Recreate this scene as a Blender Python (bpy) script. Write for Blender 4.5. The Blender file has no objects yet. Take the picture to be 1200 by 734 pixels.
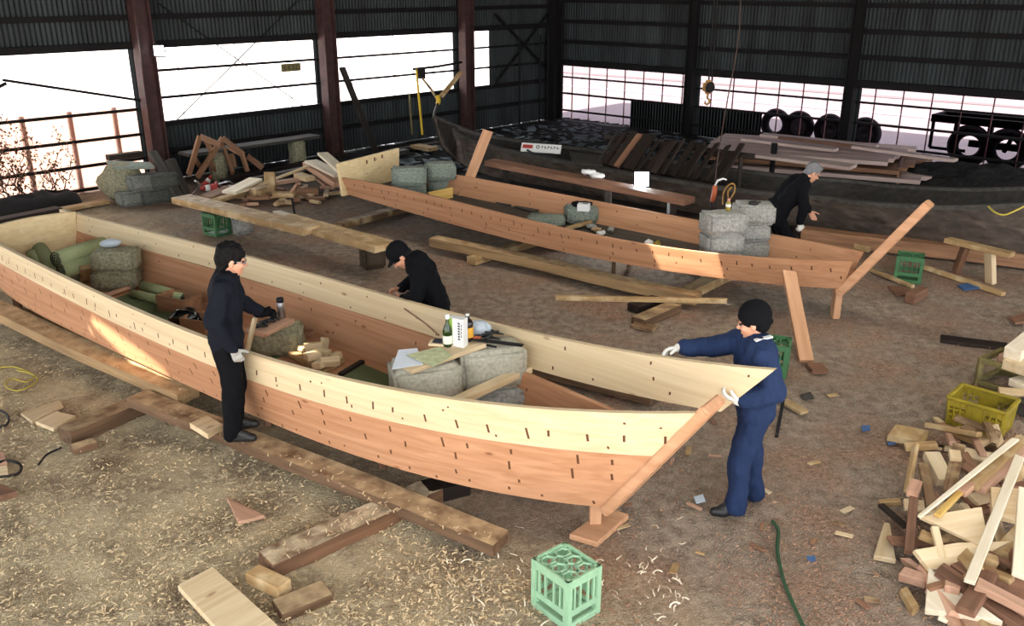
import bpy, bmesh, math, random
import numpy as np
from mathutils import Vector, Matrix, noise
from mathutils.geometry import delaunay_2d_cdt
random.seed(7)
SC = bpy.context.scene
COL = SC.collection
PI = math.pi
# ------------------------------------------------------------------ survey (photo pixel -> point at a known height / distance)
F, P, H = 1050.0, math.radians(20.2), 3.75
def ray(px, py):
    u = (px-600)/F; v = (367-py)/F
    return Vector((u, math.cos(P)+v*math.sin(P), -math.sin(P)+v*math.cos(P)))
def at(px, py, z=0.0):
    d = ray(px, py); return d*((z-H)/d.z) + Vector((0, 0, H))
def aty(px, py, y):
    d = ray(px, py); return d*(y/d.y) + Vector((0, 0, H))
cam = bpy.data.cameras.new('camera'); co = bpy.data.objects.new('camera', cam); COL.objects.link(co)
co.location = (0, 0, H); co.rotation_euler = (PI/2-P, 0, 0); cam.sensor_width = 36; cam.lens = F/1200*36
cam.clip_end = 400; SC.camera = co
# ------------------------------------------------------------------ materials
def lin(c):
    if isinstance(c, str): c = tuple(int(c[i:i+2], 16)/255 for i in (0, 2, 4))
    return tuple((x/12.92 if x <= .04045 else ((x+.055)/1.055)**2.4) for x in c)+(1,)
def newmat(name):
    m = bpy.data.materials.new(name); m.use_nodes = True
    nt = m.node_tree; b = nt.nodes['Principled BSDF']
    return m, nt, b, nt.links
def slotted(m, rows, seed):
    """cut dark slanting nail mortises into a plank material; rows = (height on the plank 0..1, spacing m, half height 0..1, half width m)"""
    nt = m.node_tree; L = nt.links; N = nt.nodes.new; b = nt.nodes['Principled BSDF']
    def mt(op, a, c=None, d=None):
        n = N('ShaderNodeMath'); n.operation = op
        for i, q in enumerate((a, c, d)):
            if q is None: continue
            if isinstance(q, (int, float)): n.inputs[i].default_value = q
            else: L.new(q, n.inputs[i])
        return n.outputs[0]
    uv = N('ShaderNodeUVMap'); uv.uv_map = 'plank'; sp = N('ShaderNodeSeparateXYZ'); L.new(uv.outputs[0], sp.inputs[0]); U, W = sp.outputs[0], sp.outputs[1]; tot = None
    for i, (w0, step, hw, hx) in enumerate(rows):
        a = mt('DIVIDE', U, step); ce = mt('FLOOR', a); fr = mt('SUBTRACT', a, ce)
        r1 = N('ShaderNodeTexWhiteNoise'); r1.noise_dimensions = '1D'; L.new(mt('ADD', ce, seed+i*17.3), r1.inputs['W']); r2 = N('ShaderNodeTexWhiteNoise'); r2.noise_dimensions = '1D'; L.new(mt('ADD', ce, seed+i*31.7+.5), r2.inputs['W'])
        v1, v2 = mt('SUBTRACT', r1.outputs['Value'], .5), mt('SUBTRACT', r2.outputs['Value'], .5)
        dw = mt('SUBTRACT', mt('SUBTRACT', W, w0), mt('MULTIPLY', v2, .09))
        dx = mt('MULTIPLY', mt('SUBTRACT', mt('SUBTRACT', fr, .5), mt('MULTIPLY', v1, .5)), step); dx = mt('SUBTRACT', dx, mt('MULTIPLY', dw, mt('MULTIPLY', v2, .1)))
        k = mt('MULTIPLY', mt('LESS_THAN', mt('ABSOLUTE', dw), mt('MULTIPLY_ADD', v1, hw*.7, hw)), mt('LESS_THAN', mt('ABSOLUTE', dx), hx))
        tot = k if tot is None else mt('MAXIMUM', tot, k)
    src = b.inputs['Base Color'].links[0].from_socket; mx = N('ShaderNodeMixRGB'); mx.inputs[2].default_value = lin('5c3a24'); L.new(tot, mx.inputs[0]); L.new(src, mx.inputs[1]); L.new(mx.outputs[0], b.inputs['Base Color'])
    return m
def flat(name, col, rough=.6, metal=0., spec=.5, bump=0., bscale=60., var=0.):
    m, nt, b, L = newmat(name)
    b.inputs['Base Color'].default_value = lin(col); b.inputs['Roughness'].default_value = rough
    b.inputs['Metallic'].default_value = metal; b.inputs['Specular IOR Level'].default_value = spec
    if bump or var:
        tc = nt.nodes.new('ShaderNodeTexCoord'); n = nt.nodes.new('ShaderNodeTexNoise')
        n.inputs['Scale'].default_value = bscale; n.inputs['Detail'].default_value = 5
        L.new(tc.outputs['Object'], n.inputs['Vector'])
        if bump:
            bp = nt.nodes.new('ShaderNodeBump'); bp.inputs['Strength'].default_value = bump; bp.inputs['Distance'].default_value = .01
            L.new(n.outputs['Fac'], bp.inputs['Height']); L.new(bp.outputs['Normal'], b.inputs['Normal'])
        if var:
            c = lin(col); r = nt.nodes.new('ShaderNodeValToRGB')
            r.color_ramp.elements[0].position = .3; r.color_ramp.elements[1].position = .72
            r.color_ramp.elements[0].color = tuple(x*(1-var) for x in c[:3])+(1,)
            r.color_ramp.elements[1].color = tuple(min(1, x*(1+var)) for x in c[:3])+(1,)
            L.new(n.outputs['Fac'], r.inputs['Fac']); L.new(r.outputs['Color'], b.inputs['Base Color'])
    return m
def wood(name, light, dark, stretch=(1.2, 16, 16), knots=.5, rough=.65, dirt=None, vary=.18, dust=None):
    m, nt, b, L = newmat(name)
    N = nt.nodes.new
    tc = N('ShaderNodeTexCoord'); oi = N('ShaderNodeObjectInfo')
    add = N('ShaderNodeVectorMath'); add.operation = 'ADD'
    sc = N('ShaderNodeVectorMath'); sc.operation = 'SCALE'; sc.inputs[0].default_value = (17, 9, 5)
    L.new(oi.outputs['Random'], sc.inputs['Scale']); L.new(tc.outputs['Object'], add.inputs[0]); L.new(sc.outputs[0], add.inputs[1])
    mp = N('ShaderNodeMapping'); mp.inputs['Scale'].default_value = stretch; L.new(add.outputs[0], mp.inputs['Vector'])
    n1 = N('ShaderNodeTexNoise'); n1.inputs['Scale'].default_value = 1.; n1.inputs['Detail'].default_value = 6; n1.inputs['Distortion'].default_value = .6
    L.new(mp.outputs[0], n1.inputs['Vector'])
    r = N('ShaderNodeValToRGB'); r.color_ramp.elements[0].position = .28; r.color_ramp.elements[1].position = .7
    r.color_ramp.elements[0].color = lin(dark); r.color_ramp.elements[1].color = lin(light)
    L.new(n1.outputs['Fac'], r.inputs['Fac'])
    col = r.outputs['Color']
    if knots:
        mk = N('ShaderNodeMapping'); mk.inputs['Scale'].default_value = (1.9, 5.2, 5.2); L.new(add.outputs[0], mk.inputs['Vector'])
        vo = N('ShaderNodeTexVoronoi'); vo.inputs['Scale'].default_value = 1.; L.new(mk.outputs[0], vo.inputs['Vector'])
        rk = N('ShaderNodeValToRGB'); rk.color_ramp.elements[0].position = .035; rk.color_ramp.elements[1].position = .10
        rk.color_ramp.elements[0].color = (knots, knots, knots, 1); rk.color_ramp.elements[1].color = (0, 0, 0, 1)
        L.new(vo.outputs['Distance'], rk.inputs['Fac'])
        mx = N('ShaderNodeMixRGB'); mx.inputs[2].default_value = lin('6e3a1e'); L.new(rk.outputs['Color'], mx.inputs[0]); L.new(col, mx.inputs[1]); col = mx.outputs[0]
    if dirt:
        nd = N('ShaderNodeTexNoise'); nd.inputs['Scale'].default_value = 5; nd.inputs['Detail'].default_value = 6; L.new(add.outputs[0], nd.inputs['Vector'])
        rd = N('ShaderNodeValToRGB'); rd.color_ramp.elements[0].position = .48; rd.color_ramp.elements[1].position = .68; L.new(nd.outputs['Fac'], rd.inputs['Fac'])
        mx = N('ShaderNodeMixRGB'); mx.inputs[2].default_value = lin(dirt); L.new(rd.outputs['Color'], mx.inputs[0]); L.new(col, mx.inputs[1]); col = mx.outputs[0]
    if dust:      # sawdust and shavings settled on faces that look up
        ge = N('ShaderNodeNewGeometry'); sp = N('ShaderNodeSeparateXYZ'); L.new(ge.outputs['True Normal'], sp.inputs[0])
        nd = N('ShaderNodeTexNoise'); nd.inputs['Scale'].default_value = 7; nd.inputs['Detail'].default_value = 8; L.new(ge.outputs['Position'], nd.inputs['Vector'])
        rd = N('ShaderNodeValToRGB'); rd.color_ramp.elements[0].position = .3; rd.color_ramp.elements[1].position = .72; L.new(nd.outputs['Fac'], rd.inputs['Fac'])
        gt = N('ShaderNodeMath'); gt.operation = 'GREATER_THAN'; gt.inputs[1].default_value = .75; L.new(sp.outputs[2], gt.inputs[0])
        mu = N('ShaderNodeMath'); mu.operation = 'MULTIPLY'; L.new(gt.outputs[0], mu.inputs[0]); L.new(rd.outputs['Color'], mu.inputs[1])
        mx = N('ShaderNodeMixRGB'); mx.inputs[2].default_value = lin(dust); L.new(mu.outputs[0], mx.inputs[0]); L.new(col, mx.inputs[1]); col = mx.outputs[0]
    hs = N('ShaderNodeHueSaturation'); mr = N('ShaderNodeMapRange'); mr.inputs['To Min'].default_value = 1-vary; mr.inputs['To Max'].default_value = 1+vary
    L.new(oi.outputs['Random'], mr.inputs['Value']); L.new(mr.outputs[0], hs.inputs['Value']); L.new(col, hs.inputs['Color'])
    L.new(hs.outputs[0], b.inputs['Base Color']); b.inputs['Roughness'].default_value = rough; b.inputs['Specular IOR Level'].default_value = .3
    bp = N('ShaderNodeBump'); bp.inputs['Strength'].default_value = .25; bp.inputs['Distance'].default_value = .004
    L.new(n1.outputs['Fac'], bp.inputs['Height']); L.new(bp.outputs['Normal'], b.inputs['Normal'])
    return m
M = {}
M['cream'] = wood('cedar_sapwood', 'e2cca0', 'd0b688', stretch=(.5, 9, 22), knots=.7, vary=.03)
M['red'] = wood('cedar_heartwood', 'ca9672', 'b07c58', stretch=(.5, 9, 22), knots=.7, vary=.03)
M['stem'] = wood('stem_heartwood', 'ca9c78', 'b0825e', knots=.4, vary=.05)
M['pale'] = wood('pale_offcut', 'd4c09e', 'bca27a', knots=.6)
M['white_wood'] = wood('white_batten', 'e8dcc4', 'd2c2a4', knots=.3)
M['pink'] = wood('pink_offcut', 'c29a80', '9e7860', knots=.5)
M['brown'] = wood('brown_offcut', '8c6650', '644634', knots=.4)
M['tan'] = wood('tan_timber', 'b99a6c', '8f7048', knots=.3, dirt='c8b088')
M['old'] = wood('old_timber', '8a6c4c', '57402c', knots=.3, dirt='b39a74')
M['oldpink'] = wood('rough_timber', '9c7456', '70503a', knots=.3)
M['dusty'] = wood('timber_under_sawdust', '7c6048', '4c3826', knots=.3, dust='c4ab84')
M['dusty_red'] = wood('reddish_timber_under_sawdust', '78573f', '4c3727', knots=.3, dust='cbbb9c')
M['dusty_tan'] = wood('tan_timber_under_sawdust', 'a88a62', '7c6244', knots=.3, dust='c8b088')
M['grey_wood'] = wood('weathered_grey_wood', '4e4a44', '2a2724', knots=.2)
M['dark_wood'] = wood('dark_wood', '2c211a', '16100d', knots=.2)
M['yellow_wood'] = wood('yellow_batten', 'd6b46c', 'b48c44', knots=.2)
M['lumber'] = wood('stacked_lumber', 'd6c0b6', 'b49c92', knots=.1)  # pale tone carries window light glancing off the stack, painted into the colour
RED, CREAM = ('c2926e', 'a97855'), ('dac6a0', 'c9b18a')
def strake_mat(name, c, rows, seed): return slotted(wood(name, c[0], c[1], stretch=(.5, 9, 22), knots=.7, vary=.03), rows, seed)
M['cream_near'] = strake_mat('sapwood_with_mortises', CREAM, [(.34, .235, .11, .008), (.18, .7, .04, .007), (.74, 1.2, .03, .008), (.62, 1.7, .025, .009)], 3)
M['red_near'] = strake_mat('heartwood_with_mortises', RED, [(.82, .33, .07, .008), (.55, .37, .07, .008), (.3, .6, .035, .008), (.1, .27, .03, .008)], 40)
M['cream_far'] = strake_mat('sapwood_inside', CREAM, [(.18, .6, .04, .008), (.8, 1., .04, .008), (.5, 1.3, .04, .008)], 90)
M['red_far'] = strake_mat('heartwood_inside', RED, [(.8, .8, .03, .008), (.4, 1.1, .03, .008)], 130)
M['red_low'] = strake_mat('heartwood_low_side', RED, [(.68, .2, .07, .008), (.4, .55, .05, .008), (.15, .7, .04, .008)], 170)
M['slot'] = flat('nail_slot', '6a3c20', .9)
M['concrete_pile'] = flat('lichen_concrete', '6e7068', .95, bump=.9, bscale=35, var=.35); M['concrete_shade'] = flat('dark_concrete', '4a4c46', .95, bump=.9, bscale=35, var=.4)
M['concrete_light'] = flat('pale_concrete', 'aaa694', .95, bump=.9, bscale=35, var=.22)
M['concrete'] = flat('concrete', '92918a', .95, bump=.9, bscale=35, var=.35)
M['concrete_dark'] = flat('mossy_concrete', '858168', .95, bump=.9, bscale=30, var=.4)
M['concrete_green'] = flat('green_grey_concrete', '7c8478', .95, bump=.9, bscale=35, var=.35)
M['green_plastic'] = flat('pale_green_plastic', '8fb592', .5, var=.12, bscale=14)
M['deep_green_plastic'] = flat('deep_green_plastic', '3f7046', .5, var=.15, bscale=14)
M['yellow_plastic'] = flat('yellow_plastic', '8e7c1c', .5, var=.25, bscale=9)
M['olive_metal'] = flat('olive_frame_paint', '6f643a', .7, var=.3, bscale=20)
M['steel'] = flat('rusty_steel', '3e2522', .75, var=.45, bscale=8)
M['girt'] = flat('dark_girt_steel', '161414', .8, spec=.2)
M['sheet'] = wood('corrugated_sheet', '2e3536', '0f1213', stretch=(2.2, 2.2, .3), knots=0, vary=0, rough=.6)
M['black'] = flat('black_rubber', '101011', .55)
M['blackcloth'] = flat('black_cloth', '0d0e11', .9, spec=.1, bump=.3, bscale=120)
M['navy'] = flat('navy_work_cloth', '202e4c', .85, spec=.15, bump=.3, bscale=120, var=.2)
M['darknavy'] = flat('dark_navy_cloth', '13161e', .85, spec=.12, bump=.3, bscale=120, var=.2)
M['skin'] = flat('skin', 'c99274', .55)
M['hair'] = flat('black_hair', '0c0b0b', .7, spec=.15, bump=.5, bscale=200)
M['greyhair'] = flat('grey_hair', '6a6a6c', .6, bump=.5, bscale=200, var=.5)
M['glove'] = flat('white_glove', 'd8d6cc', .9, bump=.4, bscale=150)
M['grey_glove'] = flat('grey_glove', '9a9a94', .9, bump=.4, bscale=150)
M['mat'] = flat('olive_green_mat', '9ca478', .85, bump=.3, bscale=90, var=.15)
M['mat_dark'] = flat('dark_green_mat', '59623f', .85, bump=.3, bscale=90, var=.2)
M['metal'] = flat('bare_metal', 'b8bcc0', .3, 1.)
M['darkmetal'] = flat('dark_metal', '2a2a2c', .45, .8)
M['white_paint'] = flat('white_paint', 'd8d8d4', .5)
M['paper'] = flat('paper', 'd5dbe2', .8)
M['mapgreen'] = flat('printed_sheet', 'b9bd92', .8, var=.25, bscale=18)
M['red_paint'] = flat('red_plastic', 'a03028', .5)
M['orange'] = flat('orange_rubber', 'a8522c', .6)
M['yellow_paint'] = flat('yellow_paint', 'd8b020', .55)
M['ink'] = flat('dark_print', '22262c', .7)
M['print_green'] = flat('green_print', '7c9c3c', .7)
M['print_yellow'] = flat('yellow_label', 'd8a030', .7)
M['print_white'] = flat('pale_label', 'd8d8c4', .7)
M['blue_plastic'] = flat('blue_tarp', '3a5a86', .6)
M['bag'] = flat('black_bag_film', '08080a', .12)
M['bluebag'] = flat('pale_bag_film', 'aab4bc', .3)
M['leaf'] = flat('dried_leaf', '6a4a34', .9, var=.4, bscale=30)
M['vine'] = flat('dry_vine', '3a2a22', .9)
M['tyre'] = flat('tyre_rubber', '141416', .7)
M['hub'] = flat('wheel_hub', '6e6e70', .5, .6)
M['rust'] = flat('hoist_paint', '8a6428', .55, var=.4, bscale=30)
M['hose'] = flat('green_hose', '2c4a30', .5)
M['yellow_cord'] = flat('yellow_cord', 'b0a040', .7)
M['shade'] = flat('shaving_cream', 'cdb48c', .8)
M['shave_red'] = flat('shaving_red', '9c765c', .8)
M['debris'] = flat('grey_debris', '5c666c', .8, var=.6, bscale=2)
def glassmat(name, col, rough=.05):
    m, nt, b, L = newmat(name); b.inputs['Base Color'].default_value = lin(col); b.inputs['Roughness'].default_value = rough
    b.inputs['Transmission Weight'].default_value = .85; return m
M['green_glass'] = glassmat('green_bottle_glass', '4f7a34'); M['brown_glass'] = flat('dark_bottle_glass', '1c120c', .1)
def panemat(name, tint, trans=.0):
    m = bpy.data.materials.new(name); m.use_nodes = True; nt = m.node_tree; nt.nodes.clear(); L = nt.links; N = nt.nodes.new
    o = N('ShaderNodeOutputMaterial'); t = N('ShaderNodeBsdfTransparent'); t.inputs[0].default_value = lin(tint)
    d = N('ShaderNodeBsdfTranslucent'); d.inputs[0].default_value = lin(tint)
    tc = N('ShaderNodeTexCoord'); n = N('ShaderNodeTexNoise'); n.inputs['Scale'].default_value = 1.5; n.inputs['Detail'].default_value = 4; L.new(tc.outputs['Object'], n.inputs['Vector'])
    mr = N('ShaderNodeMapRange'); mr.inputs['To Min'].default_value = max(0, trans-.15) if trans else 0; mr.inputs['To Max'].default_value = trans+.15 if trans else 0; L.new(n.outputs['Fac'], mr.inputs['Value'])
    mx = N('ShaderNodeMixShader'); L.new(mr.outputs[0], mx.inputs[0]); L.new(t.outputs[0], mx.inputs[1]); L.new(d.outputs[0], mx.inputs[2]); L.new(mx.outputs[0], o.inputs[0])
    return m
M['pane'] = panemat('clear_sheet', 'fbfbfb', .2)
M['pane_dimmed'] = panemat('dimming_sheet', 'b9b3b8', 0.)  # even tint added to dim the bright yard seen through the glazing
M['pane_pink'] = panemat('pinkish_sheet', 'e2cdc2', .25)
def emit(name, col, s):
    m = bpy.data.materials.new(name); m.use_nodes = True; nt = m.node_tree; nt.nodes.clear()
    o = nt.nodes.new('ShaderNodeOutputMaterial'); e = nt.nodes.new('ShaderNodeEmission'); e.inputs[0].default_value = lin(col); e.inputs[1].default_value = s
    nt.links.new(e.outputs[0], o.inputs[0]); return m
M['mossy_wood'] = wood('mossy_block', '5a4a38', '3a3024')
M['pink_cap'] = flat('pink_cap', 'c08a80', .6)
M['lamp'] = emit('lamp_glow', 'e8f4ff', 30)
def groundmat():
    m, nt, b, L = newmat('earth_floor'); N = nt.nodes.new
    g = N('ShaderNodeNewGeometry'); sep = N('ShaderNodeSeparateXYZ'); L.new(g.outputs['Position'], sep.inputs[0])
    def nz(s, det=6, dist=0.):
        n = N('ShaderNodeTexNoise'); n.inputs['Scale'].default_value = s; n.inputs['Detail'].default_value = det; n.inputs['Distortion'].default_value = dist
        L.new(g.outputs['Position'], n.inputs['Vector']); return n.outputs['Fac']
    def ramp(src, p0, p1, c0=(0, 0, 0, 1), c1=(1, 1, 1, 1)):
        r = N('ShaderNodeValToRGB'); r.color_ramp.elements[0].position = p0; r.color_ramp.elements[1].position = p1
        r.color_ramp.elements[0].color = c0; r.color_ramp.elements[1].color = c1; L.new(src, r.inputs[0]); return r.outputs[0]
    def mix(f, a, c):
        x = N('ShaderNodeMixRGB'); L.new(f, x.inputs[0])
        for i, q in ((1, a), (2, c)):
            if isinstance(q, tuple): x.inputs[i].default_value = q
            else: L.new(q, x.inputs[i])
        return x.outputs[0]
    def lc(ax, ay, c, k):   # smooth 0..1 region mask along ax*x+ay*y
        a = N('ShaderNodeMath'); a.operation = 'MULTIPLY'; a.inputs[1].default_value = ax; L.new(sep.outputs[0], a.inputs[0])
        d = N('ShaderNodeMath'); d.operation = 'MULTIPLY_ADD'; d.inputs[1].default_value = ay; L.new(sep.outputs[1], d.inputs[0]); L.new(a.outputs[0], d.inputs[2])
        e = N('ShaderNodeMapRange'); e.inputs['From Min'].default_value = c-k; e.inputs['From Max'].default_value = c+k
        w = N('ShaderNodeMath'); w.operation = 'MULTIPLY_ADD'; w.inputs[1].default_value = 2.2; w.inputs[2].default_value = -1.1; L.new(nz(.9, 4), w.inputs[0])
        s = N('ShaderNodeMath'); s.operation = 'ADD'; L.new(d.outputs[0], s.inputs[0]); L.new(w.outputs[0], s.inputs[1])
        L.new(s.outputs[0], e.inputs['Value']); return e.outputs[0]
    soil = mix(ramp(nz(9), .35, .65), lin('887868'), lin('bca892'))
    soil = mix(ramp(nz(70, 3), .5, .68), soil, lin('ccb8a4'))
    redsh = mix(ramp(nz(28, 6, .5), .35, .7), lin('8a705c'), lin('cca88e'))
    redsh = mix(ramp(nz(110, 2), .55, .7), redsh, lin('dcbca6'))
    tan = mix(ramp(nz(2.2, 9, .6), .36, .62), lin('9c886e'), lin('dec9a2'))
    tan = mix(ramp(nz(17, 5, .8), .5, .66), tan, lin('ecdab4'))
    tan = mix(ramp(nz(1.3, 5, .3), .56, .72), tan, lin('88725a'))
    tan = mix(ramp(nz(60, 4), .52, .7), tan, lin('e2cca4'))
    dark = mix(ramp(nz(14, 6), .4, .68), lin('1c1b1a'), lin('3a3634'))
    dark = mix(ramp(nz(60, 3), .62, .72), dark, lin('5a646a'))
    c = mix(ramp(nz(1.1, 4), .45, .62), soil, redsh)
    c = mix(lc(-.79, -.55, -2.9, .9), c, tan)          # sawdust side, this side of the new boat
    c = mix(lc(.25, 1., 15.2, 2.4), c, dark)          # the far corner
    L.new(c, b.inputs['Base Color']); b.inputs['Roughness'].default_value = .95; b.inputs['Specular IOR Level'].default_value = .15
    bp = N('ShaderNodeBump'); bp.inputs['Strength'].default_value = 1.; bp.inputs['Distance'].default_value = .05
    mm = N('ShaderNodeMath'); mm.operation = 'ADD'; L.new(nz(22, 8), mm.inputs[0]); L.new(nz(90, 3), mm.inputs[1])
    L.new(mm.outputs[0], bp.inputs['Height']); L.new(bp.outputs['Normal'], b.inputs['Normal'])
    return m
M['ground'] = groundmat()
M['yard'] = flat('pale_yard', 'bcb4b4', .9, var=.10, bscale=.25)
# ------------------------------------------------------------------ mesh helpers
def link(o): COL.objects.link(o); return o
def tag(o, label=None, cat=None, group=None, kind=None):
    if label: o['label'] = label
    if cat: o['category'] = cat
    if group: o['group'] = group
    if kind: o['kind'] = kind
    return o
def empty(name, loc=(0, 0, 0), rz=0., label=None, cat=None, group=None):
    o = link(bpy.data.objects.new(name, None)); o.location = loc; o.rotation_euler = (0, 0, rz); o.empty_display_size = .1
    return tag(o, label, cat, group)
class MB:
    def __init__(s): s.v = []; s.f = []
    def add(s, vs, fs):
        n = len(s.v); s.v += [tuple(v) for v in vs]; s.f += [tuple(i+n for i in f) for f in fs]; return s
    def box(s, c, size, rot=None):
        c = Vector(c); q = []
        for z in (-1, 1):
            for x, y in ((-1, -1), (1, -1), (1, 1), (-1, 1)):
                w = Vector((x*size[0]/2, y*size[1]/2, z*size[2]/2))
                if rot: w = rot @ w
                q.append(c+w)
        return s.add(q, [(3, 2, 1, 0), (4, 5, 6, 7), (0, 1, 5, 4), (1, 2, 6, 5), (2, 3, 7, 6), (3, 0, 4, 7)])
    def bar(s, p, q, w, h, up=(0, 0, 1)):
        p, q = Vector(p), Vector(q); x = (q-p); L = x.length; x.normalize(); y = Vector(up).cross(x)
        if y.length < 1e-4: y = Vector((1, 0, 0)).cross(x)
        y.normalize(); z = x.cross(y); R = Matrix((x, y, z)).transposed()
        return s.box((p+q)/2, (L, w, h), R)
    def tube(s, pts, r, n=8, cap=True):
        pts = [Vector(p) for p in pts]; rs = r if isinstance(r, (list, tuple)) else [r]*len(pts)
        rings = []; prev = None
        for i, p in enumerate(pts):
            t = (pts[min(i+1, len(pts)-1)]-pts[max(i-1, 0)]).normalized()
            if prev is None:
                a = Vector((0, 0, 1)) if abs(t.z) < .9 else Vector((1, 0, 0)); x = t.cross(a).normalized()
            else:
                x = (prev-t*prev.dot(t)); x = x.normalized() if x.length > 1e-5 else t.orthogonal().normalized()
            prev = x; y = t.cross(x)
            rings.append([p+(x*math.cos(2*PI*k/n)+y*math.sin(2*PI*k/n))*rs[i] for k in range(n)])
        vs = [v for rg in rings for v in rg]; fs = []
        for i in range(len(pts)-1):
            for k in range(n): a = i*n+k; b = i*n+(k+1) % n; fs.append((a, b, b+n, a+n))
        if cap: fs.append(tuple(range(n-1, -1, -1))); fs.append(tuple(range(len(vs)-n, len(vs))))
        return s.add(vs, fs)
    def lathe(s, prof, c=(0, 0, 0), n=20):
        c = Vector(c); vs = []; fs = []
        for r, z in prof:
            for k in range(n): vs.append(c+Vector((r*math.cos(2*PI*k/n), r*math.sin(2*PI*k/n), z)))
        for i in range(len(prof)-1):
            for k in range(n): a = i*n+k; b = i*n+(k+1) % n; fs.append((a, b, b+n, a+n))
        fs.append(tuple(range(n-1, -1, -1))); fs.append(tuple(range(len(vs)-n, len(vs))))
        return s.add(vs, fs)
    def prism(s, poly, z0, z1):
        n = len(poly)
        vs = [(p[0], p[1], z0) for p in poly]+[(p[0], p[1], z1) for p in poly]
        fs = [tuple(range(n-1, -1, -1)), tuple(range(n, 2*n))]+[(i, (i+1) % n, (i+1) % n+n, i+n) for i in range(n)]
        return s.add(vs, fs)
    def torus(s, c, R, r, axis='z', n=28, m=10, sc=(1, 1, 1)):
        vs = []; fs = []; c = Vector(c)
        for i in range(n):
            a = 2*PI*i/n
            for j in range(m):
                b = 2*PI*j/m; q = Vector(((R+r*math.cos(b))*math.cos(a), (R+r*math.cos(b))*math.sin(a), r*math.sin(b)))
                q = Vector((q.x*sc[0], q.y*sc[1], q.z*sc[2]))
                if axis == 'x': q = Vector((q.z, q.x, q.y))
                if axis == 'y': q = Vector((q.x, q.z, q.y))
                vs.append(c+q)
        for i in range(n):
            for j in range(m): fs.append((i*m+j, ((i+1) % n)*m+j, ((i+1) % n)*m+(j+1) % m, i*m+(j+1) % m))
        return s.add(vs, fs)
    def ell(s, c, r, R=None, n=14, m=9):
        c = Vector(c); vs = [c+(R @ Vector((0, 0, -r[2])) if R else Vector((0, 0, -r[2])))]; fs = []
        for i in range(1, m):
            t = -PI/2+PI*i/m
            for k in range(n):
                q = Vector((r[0]*math.cos(t)*math.cos(2*PI*k/n), r[1]*math.cos(t)*math.sin(2*PI*k/n), r[2]*math.sin(t)))
                vs.append(c+(R @ q if R else q))
        vs.append(c+(R @ Vector((0, 0, r[2])) if R else Vector((0, 0, r[2]))))
        for k in range(n): fs.append((0, 1+(k+1) % n, 1+k))
        for i in range(m-2):
            for k in range(n): a = 1+i*n+k; b = 1+i*n+(k+1) % n; fs.append((a, b, b+n, a+n))
        t = len(vs)-1
        for k in range(n): fs.append((t-n+k, t-n+(k+1) % n, t))
        return s.add(vs, fs)
    def cap(s, p, q, r0, r1, n=12):   # tapered capsule
        p, q = Vector(p), Vector(q); d = q-p; L = d.length; t = d.normalized() if L > 1e-6 else Vector((0, 0, 1))
        pts = []; rs = []
        for a in (-85, -60, -30): pts.append(p+t*r0*math.sin(math.radians(a))); rs.append(r0*math.cos(math.radians(a)))
        for k in range(4): f = k/3; pts.append(p+d*f); rs.append(r0+(r1-r0)*f)
        for a in (30, 60, 85): pts.append(q+t*r1*math.sin(math.radians(a))); rs.append(r1*math.cos(math.radians(a)))
        return s.tube(pts, rs, n)
    def build(s, name, mat, parent=None, smooth=False, bevel=0., seg=1, fix=True):
        me = bpy.data.meshes.new(name); me.from_pydata(s.v, [], s.f)
        if bevel or fix:
            bm = bmesh.new(); bm.from_mesh(me)
            if bevel: bmesh.ops.bevel(bm, geom=[e for e in bm.edges if len(e.link_faces) == 2 and e.calc_face_angle(0) > .5], offset=bevel, segments=seg, affect='EDGES', clamp_overlap=True)
            bmesh.ops.recalc_face_normals(bm, faces=bm.faces); bm.to_mesh(me); bm.free()
        if smooth:
            for p in me.polygons: p.use_smooth = True
        me.materials.append(mat if not isinstance(mat, str) else M[mat])
        o = link(bpy.data.objects.new(name, me))
        if parent: o.parent = parent
        return o
def plank(name, label, cat, p, q, w, h, mat, group=None, roll=0., bev=.004, warp=0., parent=None, taper=1.):
    """a board whose long axis runs p->q (centre line)"""
    p, q = Vector(p), Vector(q); x = q-p; L = x.length; x.normalize(); y = Vector((0, 0, 1)).cross(x)
    y = y.normalized() if y.length > 1e-3 else Vector((0, 1, 0)); z = x.cross(y)
    R = Matrix((x, y, z)).transposed() @ Matrix.Rotation(roll, 3, 'X')
    n = max(1, min(14, int(L/.35))); mb = MB(); vs = []; fs = []; sd = random.random()*50
    for i in range(n+1):
        f = i/n; dx = -L/2+L*f; wv = warp*(noise.noise(Vector((f*2.2, sd, 0)))); hv = warp*noise.noise(Vector((f*2.2, sd+9, 0)))
        ww = w*(1+(taper-1)*f); e = (random.uniform(-1, 1)*.012*min(1, L) if i in (0, n) else 0)
        for a, b in ((-1, -1), (1, -1), (1, 1), (-1, 1)): vs.append((dx+e*a, a*ww/2+wv, b*h/2+hv))
    for i in range(n):
        for k in range(4): a = i*4+k; b = i*4+(k+1) % 4; fs.append((a, b, b+4, a+4))
    fs += [(3, 2, 1, 0), tuple(len(vs)-4+k for k in range(4))]
    o = mb.add(vs, fs).build(name, mat, parent, bevel=min(bev, h*.2, w*.2))
    o.matrix_world = Matrix.Translation((p+q)/2) @ R.to_4x4()
    return tag(o, label, cat, group)
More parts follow.
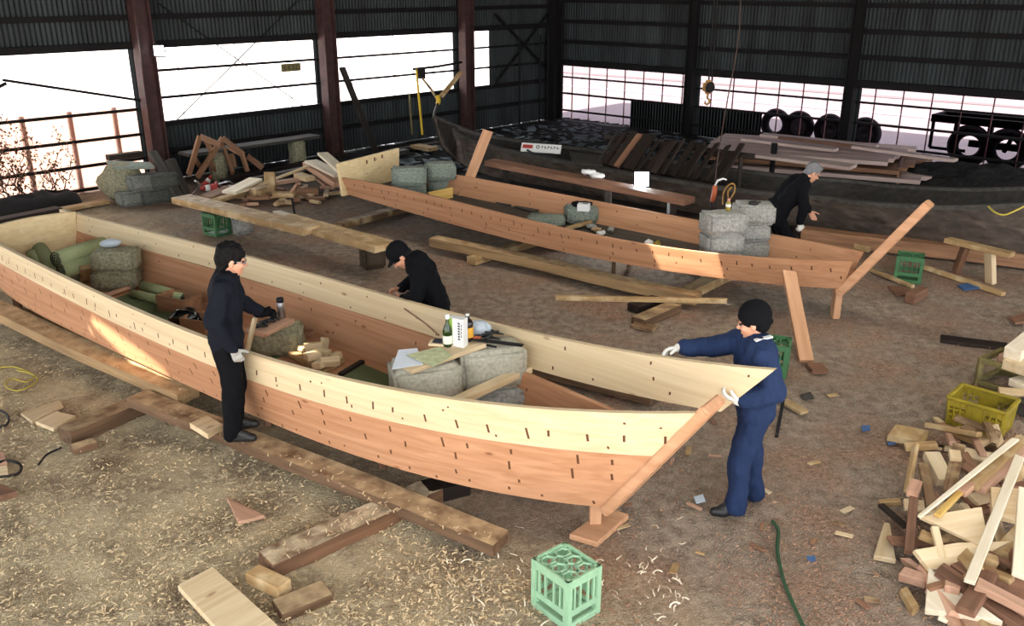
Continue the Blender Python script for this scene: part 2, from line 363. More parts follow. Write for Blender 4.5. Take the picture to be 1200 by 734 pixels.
def slab(name, label, cat, poly, z0, th, mat, group=None, tilt=None):
    """a flat offcut; poly = world points of its top outline (any plane), thickness down"""
    pts = [Vector(p) for p in poly]; c = sum(pts, Vector())/len(pts)
    nrm = Vector()
    for i in range(len(pts)):
        a, b = pts[i]-c, pts[(i+1) % len(pts)]-c; nrm += a.cross(b)
    nrm.normalize()
    if nrm.z < 0: nrm = -nrm
    x = (pts[1]-pts[0]); x -= nrm*x.dot(nrm); x.normalize(); y = nrm.cross(x)
    loc = [((p-c).dot(x), (p-c).dot(y)) for p in pts]
    o = MB().prism(loc, -th, 0).build(name, mat, bevel=min(.004, th*.2))
    o.matrix_world = Matrix.Translation(c) @ Matrix((x, y, nrm)).transposed().to_4x4()
    return tag(o, label, cat, group)
def block(name, label, cat, c, size, rz, mat, group=None, rough=.012, tilt=0.):
    """rough concrete block, c = centre of its base"""
    bm = bmesh.new(); bmesh.ops.create_cube(bm, size=1)
    for v in bm.verts: v.co = Vector((v.co.x*size[0], v.co.y*size[1], v.co.z*size[2]))
    bmesh.ops.bevel(bm, geom=bm.edges[:], offset=.03, segments=2, affect='EDGES')
    bmesh.ops.subdivide_edges(bm, edges=bm.edges[:], cuts=3, use_grid_fill=True)
    sd = Vector((random.random()*40, random.random()*40, 0))
    for v in bm.verts:
        n = noise.noise_vector(v.co*9+sd)*rough+noise.noise_vector(v.co*26+sd)*rough*.4; v.co += n
    me = bpy.data.meshes.new(name); bm.to_mesh(me); bm.free()
    for p in me.polygons: p.use_smooth = True
    me.materials.append(M[mat]); o = link(bpy.data.objects.new(name, me))
    o.location = Vector(c)+Vector((0, 0, size[2]/2)); o.rotation_euler = (tilt, 0, rz)
    return tag(o, label, cat, group)
# ------------------------------------------------------------------ the setting
CN = Vector((1.22, 27.04, 0)); DL = Vector((math.sin(math.radians(42.8)), math.cos(math.radians(42.8)), 0)); DR = Vector((math.sin(math.radians(47.2)), -math.cos(math.radians(47.2)), 0))
NL = Vector((DL.y, -DL.x, 0)); NR = Vector((DR.y, -DR.x, 0))       # NL points indoors; NR indoors
def LW(k, z, off=0.): return CN-DL*k+NL*off+Vector((0, 0, z))
def RW(k, z, off=0.): return CN+DR*k+NR*off+Vector((0, 0, z))
def struct(o): o['kind'] = 'structure'; return o
def corr(mb, W, k0, k1, z0, z1, off=0., pitch=.09, amp=.014, th=.01):
    n = int((k1-k0)/pitch*4); vs = []; fs = []
    for i in range(n+1):
        k = k0+(k1-k0)*i/n; a = amp*math.sin(2*PI*k/pitch)
        vs += [W(k, z0, off+a), W(k, z1, off+a), W(k, z0, off+a-th), W(k, z1, off+a-th)]
    for i in range(n):
        a = i*4; b = a+4; fs += [(a, b, b+1, a+1), (a+2, a+3, b+3, b+2), (a+1, b+1, b+3, a+3), (a, a+2, b+2, b)]
    mb.add(vs, fs)
# floor: earth with gentle lumps (the far rows are coarser)
def ground():
    vs = []; fs = []; nx = 150; ys = [2.2]
    while ys[-1] < 30: ys.append(ys[-1]+.03+.0085*(ys[-1]-2))
    for y in ys:
        for i in range(nx+1):
            x = (i/nx-.5)*2*(y*.72+2.2)
            hgt = .022*noise.noise(Vector((x*1.1, y*1.1, 0)))+.014*noise.noise(Vector((x*4, y*4, 3)))+.007*noise.noise(Vector((x*13, y*13, 7)))-.012
            vs.append((x, y, hgt))
    for j in range(len(ys)-1):
        for i in range(nx):
            a = j*(nx+1)+i; c = Vector(vs[a])-CN
            if c.dot(NL) > -.12 and c.dot(NR) > -.12: fs.append((a, a+1, a+nx+2, a+nx+1))
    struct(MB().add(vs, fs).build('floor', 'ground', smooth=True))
    b = MB().prism([tuple(LW(36, 0)[:2]), tuple(RW(34, 0)[:2]), tuple(CN[:2])], -.069, -.06); struct(b.build('ground', flat('yard_earth', '6f5f50', .95)))
ground()
# yard outside: a paved lot seen through the glazing
struct(MB().box((10, 40, -.12), (500, 420, .1)).build('yard', 'yard'))
for i, (off, w_) in enumerate(((-7, .35), (-11.5, .5), (-17, .4), (-25, .8))):
    m_ = MB().bar(RW(-20, -.05, off), RW(60, -.05, off-3), w_, .02); struct(m_.build('road_stripe', flat('stripe_paint', ('d2d8e8', 'a89c9c', '8e9cba', 'd8cccc')[i], .9)))
TOP = 6.4
wl = MB(); corr(wl, LW, -.1, 30, 2.6, TOP); corr(wl, LW, -.1, 2.72, .0, 2.6); corr(wl, LW, 2.72, 12.6, 0, 1.13); corr(wl, LW, 12.2, 12.6, 1.13, 2.6); corr(wl, LW, 7.95, 8.35, 1.13, 2.6); corr(wl, LW, 3.55, 4.05, 1.13, 2.6)
struct(wl.build('wall_left', 'sheet'))
wr = MB(); corr(wr, RW, -.1, 24, 1.58, TOP); corr(wr, RW, 2.8, 6.75, 0, .72); corr(wr, RW, 17.4, 24, 0, 1.58); corr(wr, RW, -.1, .36, 0, 1.58); corr(wr, RW, 4.55, 4.95, 0, 1.58); corr(wr, RW, 8.75, 9.15, 0, 1.58)
struct(wr.build('wall_right', 'sheet'))
# steel girts
def girt(W, k0, k1, z, s=.07, off=.08): struct(MB().bar(W(k0, z, off), W(k1, z, off), s, s).build('trim_girt', 'girt'))
for z in (3.15, 3.75, 4.4): girt(LW, 0, 30, z, .1)
girt(LW, 0, 16, 2.64, .13); girt(LW, 0, 12.4, 1.12, .1); girt(LW, 0, 12.4, .57, .09)
girt(LW, 0, 12.2, 2.15, .05); girt(LW, 0, 12.2, 1.63, .05)
for z in (1.45, .97, .5, .06): girt(LW, 12.6, 20, z, .055)
for z in (2.2, 2.75, 3.3, 3.9): girt(RW, 0, 24, z, .1)
girt(RW, 0, 24, 1.62, .16); girt(RW, 0, 17.4, 1.22, .045); girt(RW, 0, 17.4, .76, .05); girt(RW, 0, 17.4, .28, .05)
struct(MB().bar(LW(14.95, 2.18, .14), LW(12.55, 1.62, .14), .05, .05).build('trim_brace', 'girt'))
struct(MB().bar(LW(14.9, 2.12, .14), LW(16.2, 1.6, .14), .05, .05).build('trim_brace', 'girt'))
for a, b in (((11.9, 3.4), (8.7, 1.1)), ((8.7, 3.4), (11.9, 1.1))):
    struct(MB().tube([LW(a[0], a[1], .05), LW(b[0], b[1], .05)], .012, 6).build('trim_tie_rod', 'girt'))
for a, b in (((2.6, 3.0), (.4, 1.4)), ((.4, 3.0), (2.6, 1.2))):
    struct(MB().bar(LW(a[0], a[1], .14), LW(b[0], b[1], .14), .05, .05).build('trim_brace', 'girt'))
for k in (.5, .85, 1.7): struct(MB().bar(LW(k, 0, .2), LW(k, 2.4, .2), .06, .06).build('trim_pipe', 'girt'))
# glazing
def window(n, W, k0, k1, z0, z1, mat, mull, mat2=None, zs=None):
    g = MB()
    if n < 5: corr(g, W, k0, k1, zs or z0, z1, 0, .076, .009, .004)
    else: g.bar(W(k0, (z0+z1)/2), W(k1, (z0+z1)/2), .006, z1-z0)
    w = struct(g.build('window_%d' % n, mat))
    if zs:
        g2 = MB(); corr(g2, W, k0, k1, z0, zs, 0, .076, .009, .004); o = g2.build('lower_pane', mat2, w)
    fr = MB(); k = k0+mull*.5
    mw = .09 if n == 1 else .022  # first window: the wide bars stand in for posts outside in the yard
    while k < k1: fr.bar(W(k, z0, -.05), W(k, zs or z1, -.05), mw, .03, tuple(NL if n == 1 else NR)); k += mull
    fr.build('mullion', 'steel_pink' if n in (1, 5, 6, 7) else 'pane_edge', w)
M['steel_pink'] = flat('faded_red_paint', 'c89a94', .8); M['pane_edge'] = flat('sheet_lap', 'd8d4d0', .8)
window(1, LW, 12.6, 20, 0, 2.6, 'pane', .84, 'pane_pink', 1.52)
window(2, LW, 8.35, 12.2, 1.13, 2.6, 'pane', 1.3)
window(3, LW, 4.05, 7.95, 1.13, 2.6, 'pane', 1.3)
window(4, LW, 2.72, 3.55, 1.13, 2.6, 'pane', 1.3)
window(5, RW, .36, 4.55, 0, 1.58, 'pane_dimmed', .62)
window(6, RW, 4.95, 8.75, 0, 1.58, 'pane_dimmed', .62)
window(7, RW, 9.15, 17.4, 0, 1.58, 'pane_dimmed', .62)
# steel columns (H sections)
def column(p, x, lab, s=.3, mat='steel'):
    x = Vector(x); y = Vector((-x.y, x.x, 0)); R = Matrix((x, y, Vector((0, 0, 1)))).transposed()
    m = MB(); c = Vector(p)
    m.box(c+x*s/2+Vector((0, 0, TOP/2)), (.025, s*.87, TOP), R).box(c-x*s/2+Vector((0, 0, TOP/2)), (.025, s*.87, TOP), R).box(c+Vector((0, 0, TOP/2)), (s*.94, .02, TOP), R)
    m.box(c+Vector((0, 0, .015)), (.46, .4, .03), R)
    o = m.build('column', mat); o['kind'] = 'structure'
for k, l in ((16.7, ''), (12.4, ''), (8.15, ''), (3.8, '')): column(LW(k, 0, .26), DL, l)
for k in (4.76, 8.97, 13.2, 17.4): column(RW(k, 0, .22), DR, '', .2, 'girt')
column(CN+(NL+NR)*.28, DL, '', .3, 'girt')
# roof: closed over the shed with narrow holes, added where sun should strike boats and sawdust; open towards the yard behind the camera
SUNV = Vector((-.42, -.62, 1.05)).normalized()
def up(p, z=6.45): p = Vector(p); return p+SUNV*((z-p.z)/SUNV.z)
def sun_hole(*q): return [up(p) for p in q]
SUN_HOLES = [sun_hole(at(98, 371, .63), at(114, 373, .64), at(162, 406, .53), at(203, 438, .37), at(190, 437, .33), at(138, 411, .43)),
        sun_hole(at(88, 371, .62), at(93, 371, .62), at(98, 378, .58), at(90, 376, .58)),
        sun_hole(aty(752, 272, 10.6), aty(838, 283, 10.2), aty(846, 312, 10.15), aty(770, 300, 10.5)),
        sun_hole(aty(352, 396, 7.9), aty(360, 396, 7.85), aty(352, 420, 7.95), aty(343, 420, 8.0)),
        sun_hole(aty(372, 408, 7.8), aty(377, 409, 7.8), aty(368, 428, 7.85), aty(362, 428, 7.9))]
qa, qb, qc, qd = at(18, 404, 0), at(46, 402, 0), at(172, 464, 0), at(138, 471, 0)
for i in range(6):    # thin parallel slits: a softer, striped patch of sun on the sawdust
    f0, f1 = (i+.2)/6, (i+.6)/6; SUN_HOLES.append(sun_hole(qa.lerp(qb, f0), qa.lerp(qb, f1), qd.lerp(qc, f1), qd.lerp(qc, f0)))
ROOF_FRONT = -1.0
outer = [LW(34, 0), LW(-.2, 0, -.2), RW(30, 0), Vector((23, ROOF_FRONT, 0)), Vector((-24, ROOF_FRONT, 0))]
outer = [Vector((p.x, p.y, 6.45)) for p in outer]
SKY = []     # unseen translucent sheets added to the roof to brighten the ground
for (x0, y0), L_, w_ in (((-1.5, 12.6), 8.5, .75), ((1.5, 2.8), 6., .75)):
    a_ = Vector((x0, y0, 6.45)); d_ = Vector((.8, -.6, 0)) if y0 > 6 else Vector((.9, .43, 0)); n_ = Vector((.6, .8, 0)) if y0 > 6 else Vector((-.43, .9, 0)); SKY.append([a_, a_+d_*L_, a_+d_*L_+n_*w_, a_+n_*w_])
polys = [outer]+SUN_HOLES+SKY; v2 = []; f2 = []
for g in polys:
    f2.append(list(range(len(v2), len(v2)+len(g)))); v2 += [Vector((p.x, p.y)) for p in g]
def inside(p, g):
    c = False
    for i in range(len(g)):
        a, b = g[i-1], g[i]
        if (a.y > p.y) != (b.y > p.y) and p.x < (b.x-a.x)*(p.y-a.y)/(b.y-a.y)+a.x: c = not c
    return c
cv, ce_, cf, _a, _b, of = delaunay_2d_cdt(v2, [], f2, 0, 1e-5, True)
def keep(f):
    c = sum((Vector(cv[i]) for i in f), Vector((0, 0)))/len(f); return inside(c, outer) and not any(inside(c, g) for g in SUN_HOLES+SKY)
rf = bpy.data.meshes.new('ceiling'); rf.from_pydata([(p.x, p.y, 6.45) for p in cv], [], [list(f) for f in cf if keep(f)])
ro = link(bpy.data.objects.new('ceiling', rf)); rf.materials.append(flat('roof_sheet', '2c2e30', .8)); struct(ro)
sd_ = ro.modifiers.new('thick', 'SOLIDIFY'); sd_.thickness = .03
M['added_skylight'] = panemat('added_translucent_sheet', 'f4f2ec', 1.15)
for i, g in enumerate(SKY):
    me = bpy.data.meshes.new('added_skylight'); me.from_pydata([tuple(p) for p in g], [], [(0, 1, 2, 3)]); me.materials.append(M['added_skylight']); o = link(bpy.data.objects.new('window_%d' % (8+i), me)); struct(o)  # unseen light panels added overhead; only their numbering follows the windows
# light: sky and sun
W_ = bpy.data.worlds.new('sky'); SC.world = W_; W_.use_nodes = True; bg = W_.node_tree.nodes['Background']
bg.inputs[0].default_value = (.93, .96, 1, 1); bg.inputs[1].default_value = 3.2
sl = bpy.data.lights.new('sun', 'SUN'); sl.energy = 20.; sl.angle = math.radians(.4); sl.color = (1, .9, .76)
so = link(bpy.data.objects.new('sun', sl)); so.rotation_euler = SUNV.to_track_quat('Z', 'Y').to_euler()
SC.view_settings.view_transform = 'Standard'; SC.view_settings.look = 'None'; SC.view_settings.exposure = .55; SC.view_settings.gamma = 1
SC.view_settings.use_curve_mapping = False
SC.cycles.use_denoising = True; SC.cycles.max_bounces = 8; SC.cycles.transparent_max_bounces = 16; SC.cycles.sample_clamp_indirect = 6
SC.cycles.caustics_refractive = False; SC.cycles.caustics_reflective = False
# ------------------------------------------------------------------ boats
class Line:    # a fair curve v(u), z(u) through surveyed points
    def __init__(s, pts, dv=4, dz=3):
        u = np.array([p[0] for p in pts], float); s.u0, s.u1 = u[0], u[-1]
        s.v = np.polyfit(u, [p[1] for p in pts], min(dv, len(u)-1)); s.z = np.polyfit(u, [p[2] for p in pts], min(dz, len(u)-1))
    def __call__(s, t, u0=None):
        u0 = s.u0 if u0 is None else u0; u = u0+(s.u1-u0)*t; return Vector((u, -float(np.polyval(s.v, u)), float(np.polyval(s.z, u))))
def strake(name, lo, hi, th, inn, mat, root, n=56, t0=0., t1=1., ulo=None, uhi=None, inside=False):
    vs = []; fs = []
    for i in range(n+1):
        t = t0+(t1-t0)*i/n; a, b = lo(t, ulo), hi(t, uhi); d = Vector((0, inn*th, 0)); vs += [a, b, b+d, a+d]
    for i in range(n):
        for k in range(4): p = i*4+k; q = i*4+(k+1) % 4; fs.append((p, q, q+4, p+4))
    fs += [(3, 2, 1, 0), tuple(n*4+k for k in range(4))]
    o = MB().add(vs, fs).build(name, mat, root); me = o.data; uv = me.uv_layers.new(name='plank'); face = (0, 1) if not inside else (2, 3)
    for p in me.polygons:
        ks = {v % 4 for v in p.vertices}; on = ks == set(face)
        for li in p.loop_indices:
            v = me.loops[li].vertex_index; uv.data[li].uv = (vs[v].x, (1. if v % 4 in (1, 2) else 0.)) if on else (vs[v].x, -3.)
    return o
def frame_of(S, e, name, label, cat):
    L = math.hypot(*e); e = (e[0]/L, e[1]/L); r = empty(name, (S[0], S[1], 0), math.atan2(e[1], e[0]), label, cat)
    W = lambda u, v, z: Vector((S[0]+e[0]*u+e[1]*v, S[1]+e[1]*u-e[0]*v, z))
    return r, W
# --- the new boat in front (local x = towards the bow, +v = the side towards the camera)
NB, NW = frame_of((-5.63, 11.328), (.79, -.61), 'wooden_boat', 'large new wooden boat in front, pale upper planks over reddish lower planks', 'boat')
Ng = Line([(-.22, 1.22, .98), (.84, 1.35, .97), (3.34, 1.52, .96), (5.12, 1.57, .96), (5.78, 1.58, .97), (6.7, 1.51, 1.), (7.59, 1.38, 1.06), (8.09, 1.25, 1.1), (8.64, 1.06, 1.15), (9.22, .83, 1.23)])
Ns = Line([(-.2, 1.24, .76), (.88, 1.36, .75), (2.7, 1.5, .73), (4.01, 1.53, .72), (5.16, 1.57, .72), (5.85, 1.57, .72), (6.47, 1.51, .72), (7.13, 1.41, .74), (8.03, 1.17, .78), (8.49, 1.01, .8), (8.96, .82, .82)])
Nb = Line([(-.15, 1.1, .3), (.2, 1.18, .3), (1.98, 1.36, .3), (3.53, 1.44, .3), (4.92, 1.44, .3), (5.43, 1.43, .3), (6.37, 1.42, .3), (7.04, 1.34, .3), (7.97, 1.09, .29), (8.57, .8, .28)])
Fg = Line([(-.3, .04, .98), (0, 0, .97), (1.5, -.09, .965), (2.78, -.12, .96), (3.6, -.12, .97), (5.0, -.11, .99), (5.74, -.08, 1.), (6.31, -.05, 1.03), (7.19, .01, 1.07), (8., .05, 1.12), (8.72, .06, 1.215), (9.43, .11, 1.345)], 4, 4)
Fs = Line([(-.2, .06, .76), (1.5, -.04, .74), (3.5, -.1, .73), (4.8, -.08, .73), (6.16, -.0, .75), (7.35, .16, .79), (8.36, .40, .83), (8.95, .56, .85)])
Fb = Line([(-.15, .16, .3), (1.5, .06, .3), (3.5, .03, .3), (5.5, .07, .3), (7., .22, .3), (8., .45, .29), (8.57, .57, .28)])
Fgb = Line([(-.25, .06, .76), (1.5, -.04, .74), (3.5, -.1, .73), (4.8, -.1, .73), (5.9, -.06, .74), (6.6, -.02, .74), (7.19, .01, .76), (8., .05, .80), (8.72, .06, .865), (9.07, .09, .92)], 4, 4)
strake('upper_strake', Ns, Ng, .045, 1, 'cream_near', NB); strake('upper_strake', Fgb, Fg, .045, -1, 'cream_far', NB, inside=True)
strake('lower_strake', Nb, Ns, .045, 1, 'red_near', NB); strake('lower_strake', Fb, Fs, .045, -1, 'red_far', NB, inside=True)
vs = []; fs = []
for i in range(41):
    a, b = Nb(i/40), Fb(i/40); vs += [a+Vector((0, .02, .0)), b-Vector((0, .02, 0)), b+Vector((0, -.02, .05)), a+Vector((0, .02, .05))]
for i in range(40):
    for k in range(4): p = i*4+k; q = i*4+(k+1) % 4; fs.append((p, q, q+4, p+4))
fs += [(3, 2, 1, 0), tuple(160+k for k in range(4))]
MB().add(vs, fs).build('bottom_plank', 'red', NB)
# transom, slightly arched
tv = []
for x in (.03, .085):
    for k in range(9):
        f = k/8; v = .05+(1.21-.05)*f; tv += [(x, -(.14+(1.12-.14)*f), .3), (x-.0, -v, 1.0+.035*math.sin(PI*f))]
tf = []
for k in range(8):
    a = 2*k; tf += [(a, a+2, a+3, a+1), (18+a, 18+a+1, 18+a+3, 18+a+2), (a+1, a+3, 18+a+3, 18+a+1), (a, 18+a, 18+a+2, a+2)]
tf += [(0, 1, 19, 18), (16, 34, 35, 17)]
MB().add(tv, tf).build('transom', 'cream', NB, bevel=.004)
# bow board (stem)
def bowboard(B, T, wb, wt, th, mat, root, fwd):
    B, T = Vector(B), Vector(T); y = Vector((0, 1, 0)); d = (T-B).normalized(); nrm = y.cross(d).normalized()
    if nrm.dot(Vector(fwd)) < 0: nrm = -nrm
    vs = []
    for P_, w in ((B, wb), (T, wt)):
        for n_ in (0, th):
            for sg in (-1, 1): vs.append(P_+y*sg*w/2+nrm*n_)
    return MB().add(vs, [(0, 1, 3, 2), (4, 6, 7, 5), (0, 2, 6, 4), (1, 5, 7, 3), (0, 4, 5, 1), (2, 3, 7, 6)]).build('bow_board', mat, root, bevel=.012, seg=2)
bowboard((8.53, -.69, .26), (9.235, -.70, 1.28), .30, .27, .075, 'stem', NB, (1, 0, -.3))
# posts under the bottom and the foot plate
def post(label, p, top, w, mat, q=None):
    p = Vector(p); q = Vector(q) if q else Vector((p.x, p.y, top)); return plank('support_post', label, 'post', p, q, w, w*.7, mat, None, bev=.004)
fp = slab('foot_plate', 'reddish plank offcut on the ground carrying the bow post of the front boat', 'board', [at(667, 626, .05), at(700, 636, .05), at(737, 603, .05), at(712, 594, .05)], .05, .045, 'stem')
pb = at(697, 610, .05); post('stout post under the bow of the front boat', (pb.x, pb.y, .05), .27, .12, 'stem')
for (px, py), lb in (((308, 505), 'short post under the front boat beside the man holding a lath'), ((443, 556), 'short red post under the front boat above the crossed timbers'), ((185, 428), 'short post under the stern half of the front boat'), ((14, 372), 'short post under the stern end of the front boat')):
    p = at(px, py, 0); p += Vector((.03, .12, 0)); post(lb, (p.x, p.y, 0), .3, .09, 'brown')
# --- the second boat
RB, RWd = frame_of((-2.807, 14.385), (.8, -.6), 'wooden_boat', 'second new reddish wooden boat behind, one plank high, raised bow board pointing right', 'boat')
Rg = Line([(0, 0, .8), (1.28, .0, .8), (2.58, .15, .78), (3.71, .27, .76), (5.12, .34, .75), (6.31, .3, .75), (6.9, .2, .75), (7.4, .06, .76), (8.12, -.28, .8)])
Rb = Line([(0, -.1, .52), (1.2, -.06, .44), (2.65, .05, .4), (3.74, .17, .4), (5., .24, .4), (6., .2, .4), (7.0, -.02, .4), (8., -.42, .4)])
Qg = Line([(0, -1.3, .8), (1.5, -1.36, .79), (2.48, -1.36, .77), (3.47, -1.32, .76), (4.19, -1.27, .75), (5.3, -1.17, .75), (5.9, -1.09, .75), (6.96, -.98, .77), (7.5, -.9, .78), (8.12, -.72, .8)])
Qb = Line([(0, -1.2, .52), (1.5, -1.26, .43), (3.5, -1.22, .4), (5.3, -1.07, .4), (6.9, -.9, .4), (8., -.7, .4)])
strake('side_strake', Rb, Rg, .045, 1, 'red_low', RB); strake('side_strake', Qb, Qg, .045, -1, 'red_far', RB, inside=True)
vs = []; fs = []
for i in range(41):
    a, b = Rb(i/40), Qb(i/40); vs += [a+Vector((0, .02, 0)), b-Vector((0, .02, 0)), b+Vector((0, -.02, .05)), a+Vector((0, .02, .05))]
for i in range(40):
    for k in range(4): p = i*4+k; q = i*4+(k+1) % 4; fs.append((p, q, q+4, p+4))
fs += [(3, 2, 1, 0), tuple(160+k for k in range(4))]
MB().add(vs, fs).build('bottom_plank', 'grey_wood', RB)
tm = MB()
for x in (.04,): tm.add([(x, -.02, .5), (x, 1.3, .5), (x, 1.34, 1.1), (x-.06, -.03, 1.03), (x+.05, -.02, .5), (x+.05, 1.3, .5), (x+.05, 1.34, 1.1), (x-.01, -.03, 1.03)], [(0, 3, 2, 1), (4, 5, 6, 7), (0, 1, 5, 4), (1, 2, 6, 5), (2, 3, 7, 6), (3, 0, 4, 7)])
tm.build('transom', 'cream', RB, bevel=.005)
bowboard((7.93, .57, .36), (8.72, .62, 1.52), .36, .2, .1, 'stem', RB, (1, 0, -.3))
mt = MB()
for k, f in enumerate((.3, .48, .66)): mt.box((.098, .25+f, .98+.02*k), (.012, .02, .06))
mt.build('nail_mortise', 'slot', RB)
post('upright post under the bow of the second boat', at(978, 372, 0), .4, .12, 'stem')
plank('prop', 'slanting plank prop leaning against the bow of the second boat', 'prop', at(945, 424, .02), Vector(RWd(7.55, .12, .66)), .15, .05, 'stem', roll=0)
for (px, py), lb in (((720, 330), 'post under the middle of the second boat'), ((738, 318), 'thin post under the second boat near the lit spot')):
    p = at(px, py, 0); post(lb, (p.x, p.y+.15, 0), .4, .07, 'old')
plank('foot_block', 'small wood block at the foot of the slanting prop', 'block', at(948, 432, .03), at(967, 432, .03), .2, .05, 'brown')
# --- the old boat behind
def polyline(pts):
    pts = [Vector(p) for p in pts]
    def f(t):
        s = t*(len(pts)-1); i = min(int(s), len(pts)-2); r = s-i
        p0, p1, p2, p3 = pts[max(i-1, 0)], pts[i], pts[i+1], pts[min(i+2, len(pts)-1)]
        return .5*((2*p1)+(p2-p0)*r+(2*p0-5*p1+4*p2-p3)*r*r+(3*p1-p0-3*p2+p3)*r**3)
    return f
gun = [at(508, 138, 1.35), at(533, 155, 1.0), at(560, 167, .84), at(600, 178, .78), at(672, 192, .74), at(740, 204, .72), at(820, 217, .7), at(890, 226, .7), at(954, 231, .7), at(1020, 239, .72), at(1110, 243, .82), at(1200, 240, .98), at(1290, 234, 1.15)]
e2 = Vector((.62, .78, 0))
wid = [.02, .35, .7, 1.05, 1.35, 1.45, 1.5, 1.5, 1.5, 1.5, 1.45, 1.4, 1.3]
far = [p+e2*w for p, w in zip(gun, wid)]
flr = [.25, .3, .34, .36, .36, .36, .36, .36, .36, .38, .38, .36, .34]
bot = [p+e2*min(f_, w*.45)*1.0 for p, w, f_ in zip(gun, wid, flr)]; bot = [Vector((p.x, p.y, .14 if i > 1 else (.75, .35)[i])) for i, p in enumerate(bot)]
botf = [p-e2*min(f_, w*.45) for p, w, f_ in zip(far, wid, flr)]; botf = [Vector((p.x, p.y, .14 if i > 1 else (.75, .35)[i])) for i, p in enumerate(botf)]
bot[0] = Vector(gun[0])+Vector((.15, -.1, -.55)); botf[0] = bot[0]+e2*.02
OB = empty('old_boat', (gun[6].x, gun[6].y, 0), 0, 'long old weathered dark boat with a pointed bow, lying behind the two new boats', 'boat')
def shell(name, A, B, th, inn, mat):
    fa, fb = polyline(A), polyline(B); vs = []; fs = []; n = 60
    for i in range(n+1):
        a, b = fa(i/n), fb(i/n); d = e2*th*inn; vs += [a, b, b+d, a+d]
    for i in range(n):
        for k in range(4): p = i*4+k; q = i*4+(k+1) % 4; fs.append((p, q, q+4, p+4))
    fs += [(3, 2, 1, 0), tuple(n*4+k for k in range(4))]
    o = MB().add(vs, fs).build(name, mat); o.parent = OB; o.matrix_parent_inverse = Matrix.Translation(-OB.location); return o
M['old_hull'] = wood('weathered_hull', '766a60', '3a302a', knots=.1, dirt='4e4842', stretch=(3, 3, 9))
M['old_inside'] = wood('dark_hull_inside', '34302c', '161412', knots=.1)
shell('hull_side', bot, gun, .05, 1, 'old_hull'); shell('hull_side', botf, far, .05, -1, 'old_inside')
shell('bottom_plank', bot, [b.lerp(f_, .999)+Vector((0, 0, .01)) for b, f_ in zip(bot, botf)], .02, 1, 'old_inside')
shell('gunwale_rail', [g+Vector((0, 0, -.035))-e2*.03 for g in gun], [g+Vector((0, 0, .03))-e2*.03 for g in gun], .11, 1, 'grey_wood')
shell('gunwale_rail', [g+Vector((0, 0, -.03))-e2*.06 for g in far], [g+Vector((0, 0, .03))-e2*.06 for g in far], .1, 1, 'grey_wood')
# dark battens laid across the old boat
fg, ff = polyline(gun), polyline(far)
for i in range(17):
    t = .362+.0098*i+random.uniform(-.002, .002); a = fg(t)+e2*.12+Vector((0, 0, .05)); b = a+e2*random.uniform(.5, .68)+Vector((.05, -.02, random.uniform(.42, .56)))
    if i == 3: b += (b-a)*.12
    plank('leaning_batten', 'light brown batten leaning in the old boat, paler than its dark neighbours' if i == 3 else 'dark batten leaning in the old boat, one of a slanting dark row', 'batten', a, b, random.uniform(.09, .13), .035, 'brown' if i == 3 else 'dark_wood', 'dark battens leaning in the old boat' if i != 3 else None, roll=random.uniform(-.5, .3), warp=.02)
a, b = fg(.345)+e2*.72, fg(.545)+e2*.72
plank('rest_rail', 'dark rail inside the old boat behind the row of leaning battens', 'rail', a+Vector((0, 0, .42)), b+Vector((0, 0, .42)), .06, .08, 'dark_wood')
for k, f in enumerate((.08, .92)):
    q = a.lerp(b, f); plank('rest_post', ('dark post holding the left end of the rail in the old boat', 'dark post holding the right end of the rail in the old boat')[k], 'post', Vector((q.x, q.y, .16)), Vector((q.x, q.y, q.z+.4)), .07, .06, 'dark_wood')
sb_ = slab('deck_panel', 'olive grey panel lying across the old boat left of the dark battens', 'panel', [at(671, 190, .82), at(706, 194, .82), at(703, 182, .86), at(668, 178, .86)], .8, .02, 'grey_wood')
# ------------------------------------------------------------------ people
def fuse(name, mb, mat, vox, parent=None, smooth=4, fold=0., fscale=.08):
    """one continuous skin over overlapping limbs"""
    me = bpy.data.meshes.new(name); me.from_pydata(mb.v, [], mb.f); o = link(bpy.data.objects.new(name, me))
    r = o.modifiers.new('r', 'REMESH'); r.mode = 'VOXEL'; r.voxel_size = vox
    s = o.modifiers.new('s', 'SMOOTH'); s.factor = .5; s.iterations = smooth
    dg = bpy.context.evaluated_depsgraph_get(); ev = o.evaluated_get(dg)
    m2 = bpy.data.meshes.new_from_object(ev); o.modifiers.clear(); o.data = m2; bpy.data.meshes.remove(me); m2.name = name
    if fold:
        sd = Vector((random.random()*30, 0, 0)); nv = len(m2.vertices); nr = [0.]*(nv*3); m2.vertices.foreach_get('normal', nr)
        for i, v in enumerate(m2.vertices):
            c = v.co; q = Vector((c.x/fscale, c.y/fscale, c.z/fscale*.55))+sd
            v.co = c+Vector(nr[i*3:i*3+3])*fold*(noise.noise(q)+.5*noise.noise(q*2.3))
    for p in m2.polygons: p.use_smooth = True
    m2.materials.clear(); m2.materials.append(M[mat])
    if parent: o.parent = parent
    return o
def chain(mb, pts, rs, n=12):
    for i in range(len(pts)-1): mb.cap(pts[i], pts[i+1], rs[i], rs[i+1], n)
def basis(d, up):
    d = Vector(d).normalized(); s = Vector(up).cross(d); s = s.normalized() if s.length > 1e-4 else d.orthogonal().normalized(); return d, s, d.cross(s)
